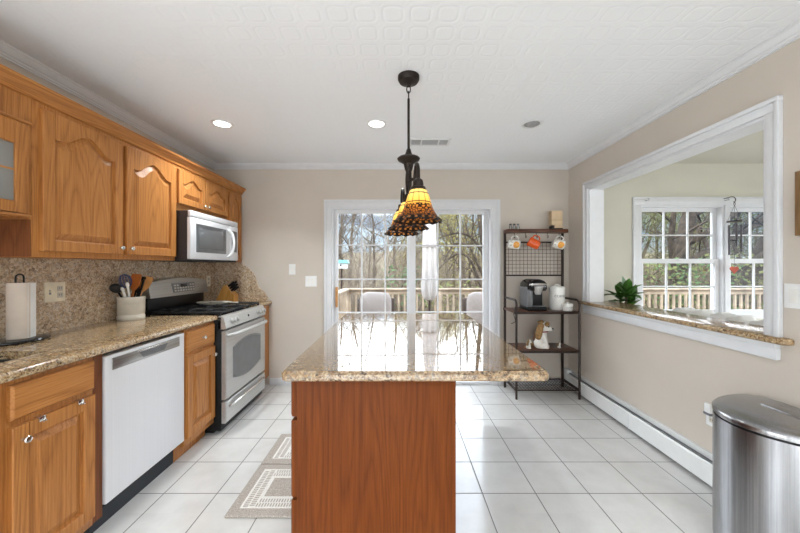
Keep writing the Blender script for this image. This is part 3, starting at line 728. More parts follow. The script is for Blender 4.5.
for s_ in (-.327, 0, .327):
    p = PC + ax*s_
    mb = MB(); nn = 48; rings = []
    for i in range(8): rings.append([(p.x+shade_prof(2*pi*k/nn)[i][0]*cos(2*pi*k/nn), p.y+shade_prof(2*pi*k/nn)[i][0]*sin(2*pi*k/nn), ZR+shade_prof(2*pi*k/nn)[i][1]) for k in range(nn)])
    mb.loops(rings, capb=False, capt=False)
    em = bpy.data.objects.new('lamp_head', None)
    cap = MB().lathe([(.036, .15), (.04, .158), (.036, .17), (.026, .174), (.026, .19), (.022, .205), (.01, .215)], (p.x, p.y, ZR), 20, capb=False).build('socket_cap', 'bronze', t)
    # the shade keeps its own origin at the rim centre (its glass pattern runs around it)
    sh = mb.build('shade', 'stained_glass', t); 
    for v in sh.data.vertices: v.co -= Vector((p.x-PC.x, p.y-PC.y, ZR-H))
    sh.location = (p.x-PC.x, p.y-PC.y, ZR-H)
    m = MB().ball((p.x, p.y, ZR+.085), (.024, .024, .032), 12); m.build('bulb', 'bulb', cap)
    if s_ == 0:
        pts = [(PC.x, PC.y, 1.69), (PC.x, PC.y, ZR+.205)]
        pts = smooth_path([PC+Vector((.0, 0, 1.70)), PC+Vector((.05, 0, 1.74)), PC+Vector((.062, 0, 1.79)), PC+Vector((.03, 0, 1.83)), PC+Vector((.0, 0, 1.80)), PC+Vector((0, 0, ZR+.2))], 5)
    else:
        sg = 1 if s_ > 0 else -1
        q = lambda a, z: PC + ax*(sg*a) + Vector((0, 0, z))
        pts = smooth_path([q(.0, 1.83), q(.06, 1.74), q(.13, 1.705), q(.2, 1.735), q(.235, 1.80), q(.275, 1.832), q(.315, 1.81), q(.327, 1.77), q(.327, ZR+.205)], 6)
    MB().tube(pts, .0095, 8).build('arm', 'bronze', t)
    if s_:
        pts = [q(.02+.05*r_*cos(a), 1.86+.05*r_*sin(a)) for r_, a in [((1-.8*k/24), .2+k*.38) for k in range(25)]]
        MB().tube(pts, [.007-.003*k/24 for k in range(25)], 6).build('scroll', 'bronze', t)
for o in [o for o in bpy.data.objects if o.name.startswith('lamp_head')]: bpy.data.objects.remove(o)

# ------------------------------------------------------------------ ceiling lights and vent
def recessed(x, y, label, on=True):
    t = thing('recessed_light', label, 'ceiling light', (x, y, H), 'recessed ceiling lights')
    MB().lathe([(.058, -.002), (.066, -.008), (.08, -.007), (.083, 0)], (x, y, H), 36, capb=False, capt=False).build('trim_ring', 'white_paint', t)
    if on:
        MB().lathe([(0.001, -.004), (.06, -.004), (.06, -.001)], (x, y, H), 36).build('lens', 'lamp_glow', t)
        lamp('AREA', 'recessed_lamp', (x, y, H-.012), RECESSED_W, col=(.92, .97, 1), parent=t, shape='DISK', size=.12, spread=R(118))
    else:
        MB().lathe([(.06, -.004), (.052, -.001), (.05, -.0008), (.03, -.02), (.0, -.024)], (x, y, H), 36, capb=False, capt=False).build('eyeball', 'lamp_off', t)
recessed(-1.39, 2.61, 'round lit recessed ceiling light on the left near the oak cabinets')
recessed(-.17, 2.61, 'round lit recessed ceiling light just left of the pendant rod')
recessed(1.06, 2.61, 'round unlit recessed ceiling light with grey swivel lamp on the right', False)
for x in (-1.2, .1, 1.2):  # extra lamps out of view, added to light the room
    recessed(x, -.55, 'added unseen recessed ceiling light behind the viewpoint')
    recessed(x, -2.0, 'added unseen recessed ceiling light behind the viewpoint')
t = thing('ceiling_vent', 'white slotted air vent on the ceiling beyond the pendant', 'vent', (.28, 2.98, H))
vx0, vx1, vy0, vy1 = .115, .455, 2.92, 3.06
MB().box(vx0, vx1, vy0, vy1, H-.004, H+.001).build('backing', 'steel_grey', t)
m = MB().box(vx0-.015, vx1+.015, vy0-.015, vy0+.006, H-.009, H).box(vx0-.015, vx1+.015, vy1-.006, vy1+.015, H-.009, H).box(vx0-.015, vx0+.006, vy0, vy1, H-.009, H).box(vx1-.006, vx1+.015, vy0, vy1, H-.009, H)
for f in (.28, .74): m.box(vx0+(vx1-vx0)*f-.006, vx0+(vx1-vx0)*f+.006, vy0, vy1, H-.009, H)
for k in range(6): yy = vy0+.016+k*.021; m.box(vx0, vx1, yy, yy+.004, H-.006, H-.003)
m.build('louver', 'white_paint', t)

# ------------------------------------------------------------------ wall plates
def plate(name, label, cat, D, u, w_, wd, ht, kind, mat='plastic_white'):
    p0 = Vector(D(u, w_, 0)); t = thing(name, label, cat, p0)
    m = MB(); slab(m, D, u-wd/2, u+wd/2, w_-ht/2, w_+ht/2, 0, .006, .002); m.build('cover_plate', mat, t)
    def rect(uu, ww, a, b, d0, d1, nm, mt): mb = MB(); slab(mb, D, uu-a, uu+a, ww-b, ww+b, d0, d1, .0008); mb.build(nm, mt, t)
    for k, off in kind:
        if k == 'rocker': rect(u+off, w_, .0165, .033, .005, .009, 'rocker', 'white_ceramic')
        if k == 'toggle':
            rect(u+off, w_, .006, .013, .005, .007, 'toggle_slot', 'steel_grey'); rect(u+off, w_+.004, .004, .006, .006, .016, 'toggle', mat)
        if k == 'outlet':
            for dz in (-.02, .02):
                rect(u+off, w_+dz, .016, .0145, .005, .008, 'receptacle', 'outlet_grey')
                for du in (-.006, .006): rect(u+off+du, w_+dz+.002, .0016, .005, .007, .0086, 'slot', 'print_dark')
    return t
DL = facing(XL+.02)
plate('wall_outlet', 'cream plate with one switch and one double outlet on backsplash beside paper towels', 'outlet', DL, 330*2.02/(398-54.5), PZ(292, 1.94), .118, .115, [('toggle', -.03), ('outlet', .027)], 'ivory')
plate('wall_outlet', 'narrow tan outlet plate on the backsplash beyond the range backguard', 'outlet', DL, 3.51, PZ(281, 3.51), .075, .115, [('outlet', 0)], 'ivory')
DB = lambda u, w_, d: (u, YB-d, w_)
plate('light_switch', 'single white switch plate high on the back wall left of the door', 'switch', DB, PX(292.3, YB), PZ(269.4, YB), .07, .115, [('rocker', 0)])
plate('light_switch', 'double white switch plate on the back wall next to the door casing', 'switch', DB, PX(311, YB), PZ(281.3, YB), .125, .118, [('rocker', -.024), ('rocker', .024)])
DR = lambda u, w_, d: (XR-d, u, w_)
plate('light_switch', 'white rocker switch plate on the right wall beside the pass-through', 'switch', DR, 1.555, PZ(296, 1.58), .118, .118, [('rocker', .02), ('rocker', -.025)])
plate('wall_outlet', 'white outlet low on the right wall left of the trash can', 'outlet', DR, 1.985, .405, .075, .118, [('outlet', 0)])
t = thing('plug_in_night_light', 'small white plug-in night light with grey band in the low wall outlet', 'night light', (XR-.03, 1.985, .44))
MB().box(XR-.032, XR-.009, 1.968, 2.01, .428, .485, .006).build('housing', 'plastic_white', t)
MB().box(XR-.034, XR-.012, 1.966, 2.012, .415, .43, .003).build('band', 'steel_grey', t)
# framed picture cut by the right edge
t = thing('picture_frame', 'wooden picture frame on the right wall cut by the right edge', 'picture', (XR, 1.35, 1.46))
pz0, pz1, py0, py1 = 1.455, 1.757, 1.2, 1.558
MB().box(XR-.022, XR, py0, py0+.04, pz0, pz1, .003).box(XR-.022, XR, py1-.04, py1, pz0, pz1, .003).box(XR-.021, XR, py0+.04, py1-.04, pz0, pz0+.04).box(XR-.021, XR, py0+.04, py1-.04, pz1-.04, pz1).build('frame', 'frame_wood', t)
MB().box(XR-.008, XR-.001, py0+.035, py1-.035, pz0+.035, pz1-.035).build('print', 'kraft', t)

# ------------------------------------------------------------------ baseboard heater
t = thing('baseboard_heater', 'long white baseboard heater with black slot along the right wall', 'heater', (XR-.03, 2.4, 0))
hy0, hy1 = .4, YB-.03
pr = [(XR-.001, .0), (XR-.012, .185), (XR-.001, .185)]
m = MB().box(XR-.012, XR-.001, hy0, hy1, .02, .188, .002)
m.box(XR-.02, XR-.012, hy0, hy1, .182, .188, .002)
m.build('back_panel', 'plastic_white', t)
m = MB().prism([(XR-.058, .022), (XR-.052, .022), (XR-.05, .135), (XR-.044, .146), (XR-.05, .148), (XR-.058, .137)], lambda u, v, d: (u, d, v), hy0, hy1); m.build('front_panel', 'plastic_white', t)
MB().box(XR-.042, XR-.013, hy0, hy1, .03, .13).build('fins', 'black_matt', t)
MB().box(XR-.036, XR-.033, hy0, hy1, .15, .16, .001).build('damper', 'steel_grey', t)
MB().box(XR-.062, XR-.001, hy1-.05, hy1+.02, .015, .19, .006).build('end_cap', 'plastic_white', t)
for y in (2.62, 1.5): MB().box(XR-.0605, XR-.05, y, y+.012, .018, .138, .001).build('joint_strip', 'white_paint', t)

# ------------------------------------------------------------------ trash can (half-round)
t = thing('trash_can', 'half-round brushed stainless steel trash can with lid at lower right', 'trash can', (1.66, 1.455, 0))
def dsh(z, i, n=26):
    cx, cy, a, b = 1.80, 1.455, .262-i, .33-i
    pts = [(cx-b*cos(q), cy+a*sin(q), z) for q in [R(-90+180*k/n) for k in range(n+1)]]
    r = .03; e = 5
    pts += [(cx+(r)*sin(R(90*k/e))-i*.0, cy+a-r+r*cos(R(90*k/e)), z) for k in range(1, e+1)]
    pts += [(cx+(r)*cos(R(90*k/e)), cy-a+r-r*sin(R(90*k/e)), z) for k in range(0, e)]
    return pts
MB().loops([dsh(.035, 0), dsh(.612, 0)]).build('body', 'steel_bin', t, ang=60)
MB().loops([dsh(0, .012), dsh(.012, .004), dsh(.034, .004), dsh(.036, .01)]).build('base', 'black_matt', t, ang=60)
MB().loops([dsh(.612, .008), dsh(.622, .008)]).build('rim_gap', 'black', t, ang=60)
MB().loops([dsh(.622, -.002), dsh(.64, -.003), dsh(.650, .006), dsh(.660, .05), dsh(.664, .12)]).build('lid', 'steel_bin', t, ang=60)
MB().box(1.44, 1.50, 1.38, 1.53, .004, .026, .006).build('pedal', 'steel_grey', t)
MB().box(1.70, 1.80, 1.36, 1.55, .659, .668, .004).build('lid_hinge', 'steel_bin', t)

# ------------------------------------------------------------------ mats
def mat_rug(label, x0, x1, y0, y1):
    t = thing('floor_mat', label, 'mat', ((x0+x1)/2, (y0+y1)/2, 0))
    MB().box(x0, x1, y0, y1, 0, .013, .006, 3).build('pile_border', 'mat_plush', t)
    m = MB(); b = .055
    m.box(x0+b, x1-b, y0+b, y1-b, .012, .0145)
    m.build('woven_band', 'mat_weave', t)
    m = MB()
    def ladder(ax_, a0, a1, c0, c1):
        k = a0
        while k < a1-.006:
            for r_, (p, q) in enumerate(((c0, c0+(c1-c0)*.44), (c0+(c1-c0)*.56, c1))):
                o_ = .007 if r_ else 0
                if ax_: m.box(p, q, k+o_, k+o_+.007, .0135, .0165, .001, 1)
                else: m.box(k+o_, k+o_+.007, p, q, .0135, .0165, .001, 1)
            k += .015
    ladder(1, y0+b+.01, y1-b-.01, x0+b+.012, x0+b+.072); ladder(0, x0+b+.08, x1-b-.01, y0+b+.01, y0+b+.07)
    ladder(0, x0+b+.08, x1-b-.01, y1-b-.07, y1-b-.01)
    m.build('ladder_weave', 'mat_beige', t)
    MB().box(x0+b+.095, x1-b-.02, y0+b+.09, y1-b-.09, .0135, .017, .003).build('pile_centre', 'mat_plush', t)
mat_rug('beige plush bath-style mat with ladder weave, nearer of the two beside the island', -.905, -.42, 1.715, 2.165)
mat_rug('second beige plush mat, farther one along the island towards the back wall', -.905, -.42, 2.172, 2.56)

# ------------------------------------------------------------------ coffee rack
t = thing('coffee_rack', "brown metal baker's rack with rustic wood shelves right of the sliding door", 'rack', (1.46, 3.42, 0))
rx0, rx1, ryf, ryb = 1.168, 1.79, 3.255, 3.58
def post(a, b): return MB().box(a-.011, a+.011, b-.011, b+.011, 0, 1, .002)
for x in (rx0-.008, rx1-.006):
    MB().box(x-.011, x+.011, ryb-.011, ryb+.011, 0, 1.70, .002).build('rear_post', 'iron_brown', t)
for x in (rx0, rx1):
    pts = [(x, ryf, 0), (x, ryf, .91)]+[(x, ryf+.05-.05*cos(R(90*k/6)), .925+.05*sin(R(90*k/6))) for k in range(7)]+[(x, ryb-.01, .975)]
    MB().tube(pts, .0115, 8).build('front_post', 'iron_brown', t)
for z, nm in ((.866, 'counter_shelf'), (.482, 'middle_shelf')):
    MB().box(rx0-.02, rx1+.0, ryf+.004, ryb, z-.02, z, .002).build(nm, 'rustic_shelf', t)
    MB().box(rx0-.025, rx1+.005, ryf-.008, ryf+.006, z-.026, z-.002, .002).box(rx0-.025, rx1+.005, ryb-.004, ryb+.008, z-.026, z-.002, .002).build('shelf_rail', 'iron_brown', t)
m = MB(); z = .095
m.box(rx0, rx1, ryf-.007, ryf+.007, z-.012, z, .002).box(rx0-.02, rx1, ryb-.007, ryb+.007, z-.012, z, .002).box(rx0-.015, rx0+.005, ryf, ryb, z-.012, z).box(rx1-.01, rx1+.01, ryf, ryb, z-.012, z)
for k in range(1, 20): x = rx0+(rx1-rx0)*k/20; m.box(x-.002, x+.002, ryf, ryb, z-.004, z)
for k in range(1, 8): y = ryf+(ryb-ryf)*k/8; m.box(rx0, rx1, y-.002, y+.002, z-.008, z-.004)
m.build('wire_shelf', 'iron_brown', t)
MB().box(rx0-.02, rx1+.008, 3.48, 3.592, 1.668, 1.706, .003).build('top_shelf', 'rustic_shelf', t)
m = MB(); gz0, gz1, gx0, gx1 = 1.214, 1.572, rx0-.01, rx1-.016
m.box(gx0, gx1, ryb-.008, ryb+.006, gz0-.008, gz0+.008, .002).box(gx0, gx1, ryb-.008, ryb+.006, gz1-.008, gz1+.008, .002); m.build('grid_rail', 'iron_brown', t)
m = MB()
for k in range(1, 15): x = gx0+(gx1-gx0)*k/15; m.tube([(x, ryb, gz0), (x, ryb, gz1)], .0022, 5)
for k in range(1, 9): zz = gz0+(gz1-gz0)*k/9; m.tube([(gx0, ryb+.002, zz), (gx1, ryb+.002, zz)], .0022, 5)
m.build('grid_panel', 'iron_brown', t)
HY = 3.505
hooks = [PX(a, HY) for a in (514.3, 525.5, 536.5, 547.3, 559.0)]
for x in hooks:
    pts = [(x, HY, 1.668), (x, HY, 1.63)]+[(x, HY-.012+.012*cos(R(180*k/8)), 1.625-.012*sin(R(180*k/8))) for k in range(9)]+[(x, HY-.026, 1.635)]
    h = MB().tube(pts, .003, 6).build('hook', 'iron_brown', t)
    MB().ball((x, HY-.026, 1.637), .005, 8).build('hook_tip', 'steel_brass', h)
# mugs hanging by their handles
def mug(label, x, mat, roll, yaw, inner, s_=1.2):
    t = thing('mug', label, 'mug', (x, HY-.014, 1.613), 'mugs on the rack hooks')
    Rm = Matrix.Rotation(yaw, 4, 'Z') @ Matrix.Rotation(roll, 4, 'Y') @ Matrix.Scale(s_, 4)
    # mug built upright with its handle towards -x, then rolled so that the handle is on top
    off = Vector((-.056, 0, .048))
    mb = MB().lathe([(.0, 0), (.03, 0), (.036, .005), (.04, .03), (.0415, .095), (.0395, .096), (.0375, .09), (.035, .012), (.0, .01)], (0, 0, 0), 32, capb=False, capt=False)
    mb.bm.transform(Matrix.Translation(-off)); mb.bm.transform(Rm)
    P0 = Vector(base_of(t)); mb.bm.transform(Matrix.Translation(P0))
    body = mb.build('cup', mat, t)
    Mi = body.matrix_basis
    # bring the cup's own axes back into its mesh so that its print sits on its side
    inv = (Rm @ Matrix.Translation(-off)).inverted()
    body.data.transform(inv); body.matrix_basis = Rm @ Matrix.Translation(-off)
    hp = smooth_path([(-.037, 0, .078), (-.058, 0, .08), (-.071, 0, .064), (-.069, 0, .036), (-.054, 0, .022), (-.037, 0, .024)], 5)
    hb = MB().tube(hp, .0055, 8); hb.bm.transform(Matrix.Translation(-off)); hb.bm.transform(Rm); hb.bm.transform(Matrix.Translation(P0)); hb.build('handle', inner, t)
mug('white mug with an orange print hanging from the leftmost rack hook', hooks[0], 'mug_print', R(98), R(-8), 'white_ceramic')
mug('bright orange mug hanging from the middle rack hook', hooks[2], 'orange_glaze', R(62), R(166), 'orange_glaze', 1.2)
mug('white mug with an orange print hanging from the rightmost rack hook', hooks[4], 'mug_print', R(104), R(-8), 'white_ceramic')
# things on top
for i, (px, lab) in enumerate(((510.5, 'small clear glass jar, leftmost on the rack top shelf'), (514.3, 'small clear glass jar, middle of three on rack top'), (518.0, 'small clear glass jar, rightmost of three on rack top'))):
    x = PX(px, 3.53); t = thing('glass_jar', lab, 'jar', (x, 3.53, 1.706), 'little glass jars')
    MB().lathe([(.0, 0), (.015, 0), (.017, .004), (.016, .03), (.013, .04), (.013, .045)], (x, 3.53, 1.7065), 14, capb=False).build('body', 'clear_glass', t)
    MB().lathe([(.014, 0), (.014, .012), (.01, .016)], (x, 3.53, 1.7515), 12).build('lid', 'print_dark' if i < 2 else 'steel_grey', t)
t = thing('recipe_box', 'tan wooden block calendar box on dark base at rack top right', 'box', (1.66, 3.5, 1.706))
x0, x1 = PX(552, 3.5), PX(562.5, 3.5)
MB().box(x0, x1, 3.49, 3.57, 1.7065, 1.718, .002).box(x0, x0+.022, 3.49, 3.57, 1.718, 1.743, .002).build('base', 'side_brown', t)
MB().box(x0+.026, x1-.004, 3.495, 3.565, 1.7182, 1.748, .003).build('lower_block', 'kraft', t)
MB().box(x0-.006, x1-.002, 3.492, 3.57, 1.749, 1.90, .003).build('box', 'kraft', t)
MB().box(x0-.004, x1-.004, 3.4905, 3.492, 1.80, 1.803).build('lid_seam', 'frame_wood', t)
# coffee maker
SZ = .866
t = thing('coffee_maker', 'black and silver single-serve coffee maker on the rack', 'coffee maker', (1.33, 3.42, SZ))
x0, x1, yf, yb = PX(522, 3.45), PX(545.8, 3.33), 3.31, 3.53
MB().box(x0, x1, yf-.02, yb, SZ, SZ+.04, .012, 3).build('drip_base', 'black', t)
MB().box(x0+.012, x1-.012, yf-.018, yf+.08, SZ+.04, SZ+.045, .002).build('drip_tray', 'steel_grey', t)
MB().box(x0+.055, x1-.004, yf+.08, yb, SZ+.03, SZ+.2, .012, 3).build('tower', 'black', t)
MB().box(x0-.004, x0+.06, yf+.0, yb-.01, SZ+.03, SZ+.24, .014, 3).build('water_tank', 'grey_glass', t)
def hd(z, i): return [(x0+.0+i, yf-.028+i, z), (x1+.006-i, yf-.028+i, z), (x1+.006-i, yb-i*.6, z), (x0+i, yb-i*.6, z)]
mb = MB(); mb.loops([hd(SZ+.20, .012), hd(SZ+.225, .002), hd(SZ+.27, .004), hd(SZ+.30, .025), hd(SZ+.315, .055)])
bmesh.ops.bevel(mb.bm, geom=[e for e in mb.bm.edges if abs(e.verts[0].co.z-e.verts[1].co.z) > .01], offset=.02, segments=3, affect='EDGES')
mb.build('head', 'black_gloss', t)
MB().lathe([(.028, -.04), (.034, -.02), (.048, .02), (.05, .04)], ((x0+x1)/2+.008, yf-.003, SZ+.205), 24).build('brew_spout', 'steel', t)
xc = (x0+x1)/2
pts = smooth_path([(x0+.02, yf-.01, SZ+.262), (x0+.05, yf-.04, SZ+.266), (xc, yf-.05, SZ+.268), (x1-.04, yf-.04, SZ+.266), (x1-.01, yf-.01, SZ+.262)], 5)
MB().tube(pts, .011, 8).build('lift_handle', 'chrome', t)
pts = smooth_path([(x0+.02, yb-.01, SZ+.02), (x0-.02, yb+.02, SZ+.0), (x0-.05, yb-.02, SZ+.012), (rx0+.005, ryf+.06, SZ+.008), (rx0-.02, ryf+.02, SZ-.03), (rx0+.0, ryf+.03, SZ-.10), (rx0-.03, ryf+.06, SZ-.13)], 6)
MB().tube(pts, .0035, 6).build('cord', 'black', t)
# canisters with lettering
def canister(label, x, y, r_, h_, word, size, wz, lidh, ear=True):
    t = thing('canister', label, 'canister', (x, y, SZ))
    MB().lathe([(0, 0), (r_*.97, 0), (r_, .004), (r_, h_-.006), (r_*.985, h_)], (x, y, SZ), 40, capb=False).build('body', 'white_ceramic', t)
    MB().lathe([(r_*1.04, 0), (r_*1.05, .006), (r_*1.04, .014), (r_*.9, .022), (r_*.3, lidh)], (x, y, SZ+h_), 40).build('lid', 'white_ceramic', t)
    if ear: MB().tube([(x-.024+.0, y, SZ+h_+.018)]+[(x+.024*cos(R(180-180*k/10)), y, SZ+h_+.02+.022*sin(R(180-180*k/10))) for k in range(11)]+[(x+.024, y, SZ+h_+.018)], .0065, 8).build('lid_handle', 'white_ceramic', t)
    else: MB().ball((x, y, SZ+h_+lidh+.005), .01, 10).build('lid_knob', 'white_ceramic', t)
    if word:
        m = add_text(MB(), word, size, lambda u, v, d: (x+(r_+d)*sin(u/r_), y-(r_+d)*cos(u/r_), wz+v))
        m.build('lettering', 'print_dark', t)
canister('tall white ceramic canister lettered COFFEE beside the coffee maker', PX(557, 3.43), 3.43, .076, .215, 'COFFEE', .034, SZ+.14, .03)
canister('short white lidded jar lettered SUGAR at the right end of the rack', PX(567.5, 3.32), 3.32, .048, .05, 'SUGAR', .022, SZ+.034, .022, False)
# --- spaniel figurine (facing right) and two tiny ones
MZ = .482
def dog(label, x, y, s_, yaw, fine):
    t = thing('dog_figurine', label, 'figurine', (x, y, MZ), 'dog figurines')
    T = Matrix.Translation((x, y, MZ+.0005)) @ Matrix.Rotation(yaw, 4, 'Z') @ Matrix.Scale(s_, 4)
    def tr(mb): mb.bm.transform(T); return mb
    RY = lambda a: Matrix.Rotation(R(a), 4, 'Y')
    mb = MB()                                           # modelled facing +x, 0.29 tall
    mb.ball((-.02, 0, .075), (.05, .055, .07)).ball((.012, 0, .115), (.05, .05, .07), M=RY(12)).ball((.02, 0, .15), (.038, .04, .04))
    mb.ball((.035, 0, .215), (.052, .047, .05)).ball((.082, 0, .197), (.03, .026, .022)).ball((.03, 0, .24), (.042, .04, .035))
    for q in (-1, 1):
        mb.tube([(.035, q*.03, .13), (.05, q*.032, .07), (.056, q*.034, .02)], [.022, .019, .018], 10).ball((.056, q*.035, .016), (.03, .02, .016))
        mb.ball((-.015, q*.05, .045), (.045, .028, .045)).ball((.02, q*.05, .014), (.038, .02, .014))
    b = tr(mb).build('body', 'fur_white', t, remesh=.0055*s_)
    for q in (-1, 1):
        mb = MB().ball((.012, q*.052, .232), (.03, .014, .03)).ball((-.002, q*.058, .195), (.034, .017, .05)).ball((-.012, q*.058, .15), (.036, .018, .045)).ball((-.016, q*.056, .118), (.03, .016, .03))
        tr(mb).build('ear', 'fur_brown', t, remesh=.006*s_)
        if fine:
            tr(MB().ball((.078, q*.031, .226), .0085, 10)).build('eye', 'black_gloss', t)
            tr(MB().ball((.06, q*.03, .245), (.024, .018, .024), 12)).build('brow_patch', 'fur_brown', t)
    tr(MB().ball((.008, 0, .262), (.036, .04, .02), 14)).build('crown_patch', 'fur_brown', t)
    tr(MB().ball((-.05, 0, .1), (.028, .045, .055), 14)).build('back_patch', 'fur_dark', t)
    tr(MB().tube(smooth_path([(-.06, 0, .03), (-.1, 0, .03), (-.115, 0, .06)], 5), [.014]*5+[.012]*5+[.006], 8)).build('tail', 'fur_brown', t)
    tr(MB().ball((.112, 0, .203), (.011, .014, .01), 10)).build('nose', 'black_gloss', t)
    if fine: tr(MB().tube([(.02+.046*cos(a), .044*sin(a), .168+.006*cos(a)) for a in [2*pi*k/24 for k in range(24)]], .005, 6, closed=True)).build('collar', 'collar_red', t)
dog('large white and brown spaniel figurine with red collar on the middle rack shelf', PX(540.5, 3.36), 3.36, 1.0, R(-28), True)
dog('small tan puppy figurine just left of the large spaniel figurine', PX(528.3, 3.33), 3.33, .33, R(-30), False)
dog('tiny white puppy figurine right of the large spaniel figurine', PX(559, 3.36), 3.36, .2, R(-60), False)

# ------------------------------------------------------------------ things on the left counter
t = thing('paper_towel_holder', 'dark paper towel holder with oval base at left end of the counter', 'paper towel holder', (-1.86, 1.64, CT))
bx, by = -1.92, 1.675
MB().lathe([(0, 0), (.108, 0), (.115, .006), (.112, .013), (.10, .016), (.0, .016)], (bx, by, CT+.0005), 40, f=lambda r, z, a: (.8*r*cos(a), 1.08*r*sin(a), z), capb=False, capt=False).build('base', 'black_gloss', t)
MB().cyl((bx, by, CT+.015), (bx, by, CT+.30), .006, n=10).build('rod', 'steel_grey', t)
MB().tube([(bx-.0, by-.018, CT+.29)]+[(bx, by-.018*cos(R(180*k/12)), CT+.325+.016*sin(R(180*k/12))) for k in range(13)]+[(bx, by+.018, CT+.29)], .0038, 8).build('loop', 'black', t)
MB().tube([(bx-.03, by-.09, CT+.01), (bx-.03, by-.09, CT+.12), (bx-.03, by-.075, CT+.16)], .004, 8).build('tension_arm', 'black', t)
t = thing('paper_towel_roll', 'cream paper towel roll standing on the dark holder', 'paper towels', (bx, by, CT+.017))
m = MB().lathe([(.02, 0), (.045, 0), (.0465, .003), (.0465, .277), (.045, .28), (.02, .28)], (bx, by, CT+.0175), 40, capb=False, capt=False); m.build('roll', 'paper_towel', t)
MB().lathe([(.0185, 0), (.0198, 0), (.0198, .279), (.0185, .279), (.0185, 0)], (bx, by, CT+.0178), 24, capb=False, capt=False).build('core', 'kraft', t)
pts = [(.0472, .0), (.0598, .35), (.05, .7)]
m = MB()
m.loops([[(bx+r_*cos(a), by+r_*sin(a), CT+.019) for r_, a in ((.0467, -.1), (.0472, .25), (.05, .6), (.056, .8), (.0555, .8), (.049, .6), (.0466, .25), (.0465, -.1))], [(bx+r_*cos(a), by+r_*sin(a), CT+.297) for r_, a in ((.0467, -.1), (.0472, .25), (.05, .6), (.056, .8), (.0555, .8), (.049, .6), (.0466, .25), (.0465, -.1))]])
m.build('loose_sheet', 'cloth_white', t)
# crock
cx, cy = -1.925, 2.382
t = thing('utensil_crock', 'cream ceramic crock holding kitchen utensils beside the range', 'crock', (cx, cy, CT))
MB().lathe([(.84*r_, z_) for r_, z_ in [(0, 0), (.094, 0), (.097, .004), (.0965, .028), (.094, .031), (.0935, .04), (.096, .043), (.0965, .135), (.098, .14), (.0985, .16), (.096, .164), (.092, .163), (.09, .15), (.089, .012), (0, .01)]], (cx, cy, CT+.0005), 44, capb=False, capt=False).build('body', 'cream_ceramic', t)
th0 = math.atan2(cx, -cy)
def wrapc(u, v, d): a = R(38)+u/.082; return (cx+(.0816+d)*sin(a), cy-(.0816+d)*cos(a), CT+.118+v)
add_text(MB(), 'UTENSILS', .022, wrapc).build('lettering', 'emboss', t)
def utensil(name, label, a, lean, length, parts):
    b0 = Vector((cx+.045*cos(a), cy+.045*sin(a), CT+.014)); dr = Vector((cos(a)*sin(lean), sin(a)*sin(lean), cos(lean)))
    b0 = Vector((cx-.02*cos(a), cy-.02*sin(a), CT+.016))
    t = thing(name, label, 'utensil', b0, 'utensils in the cream crock'); parts(t, b0, dr, length)
def frame_of(dr):
    z = dr.normalized(); x = Vector((0, -1, 0)).cross(z).normalized() if abs(z.y) < .95 else Vector((1, 0, 0)); y = z.cross(x)
    return Matrix((x, y, z)).transposed().to_4x4()
def ladle(t, b, d, L_):
    MB().tube([b, b+d*L_], [.006, .007], 8).build('handle', 'black', t)
    MB().ball(b+d*(L_+.03), (.04, .024, .036), 16, M=frame_of(d)).build('bowl', 'black_matt', t)
def spoon(t, b, d, L_):
    MB().tube([b, b+d*L_], [.006, .008], 8).build('handle', 'white_ceramic', t)
    MB().ball(b+d*(L_+.01), (.014, .008, .02), 12, M=frame_of(d)).build('grip_end', 'white_ceramic', t)
def whisk(t, b, d, L_):
    MB().tube([b, b+d*(L_-.07)], [.007, .008], 8).build('handle', 'chrome', t)
    F = frame_of(d); c = b+d*(L_-.035); m = MB()
    for k in range(6):
        a = pi*k/6; m.tube([c+(F @ Vector((.036*cos(a)*cos(q), .036*sin(a)*cos(q), .05*sin(q)))) for q in [2*pi*j/18 for j in range(18)]], .0022, 5, closed=True)
    m.build('wire_loops', 'blue_silicone', t)
def paddle(mt):
    def f(t, b, d, L_):
        MB().tube([b, b+d*(L_-.08)], [.007, .008], 8).build('handle', mt, t)
        F = frame_of(d); c = b+d*(L_-.09); pts = [(-.012, 0), (.012, 0), (.034, .04), (.036, .10), (.028, .12), (-.028, .12), (-.036, .10), (-.034, .04)]
        MB().prism(pts, lambda u, v, dd: c+(F @ Vector((u, dd, v))), -.004, .004).build('blade', mt, t)
    return f
def tongs(t, b, d, L_):
    F = frame_of(d)
    for q in (-1, 1):
        MB().tube([b+F @ Vector((q*.014, 0, 0)), b+F @ Vector((q*.018, 0, L_*.6)), b+F @ Vector((q*.012, 0, L_))], [.006, .008, .007], 8).build('arm', 'black', t)
    MB().ball(b+d*L_, (.026, .012, .016), 12, M=F).build('hinge', 'black', t)
utensil('ladle', 'black ladle leaning left out of the cream crock', R(-105), R(30), .215, ladle)
utensil('spoon', 'white handled spoon leaning left in the crock, in front of black ladle', R(-80), R(30), .225, spoon)
utensil('spoon', 'second white handled spoon standing steeper in the crock', R(-70), R(20), .24, spoon)
utensil('whisk', 'blue whisk standing up at the back of the cream crock', R(-160), R(12), .30, whisk)
utensil('wooden_turner', 'orange-brown wooden turner standing in the cream crock', R(60), R(10), .285, paddle('amber_wood'))
utensil('wooden_spatula', 'pale wooden spatula leaning right in the crock', R(70), R(27), .29, paddle('tan_wood'))
utensil('tongs', 'black tongs leaning right out of the crock towards the range', R(88), R(24), .30, tongs)
utensil('slotted_spoon', 'black slotted turner standing at the right of the crock', R(100), R(32), .29, paddle('black_matt'))
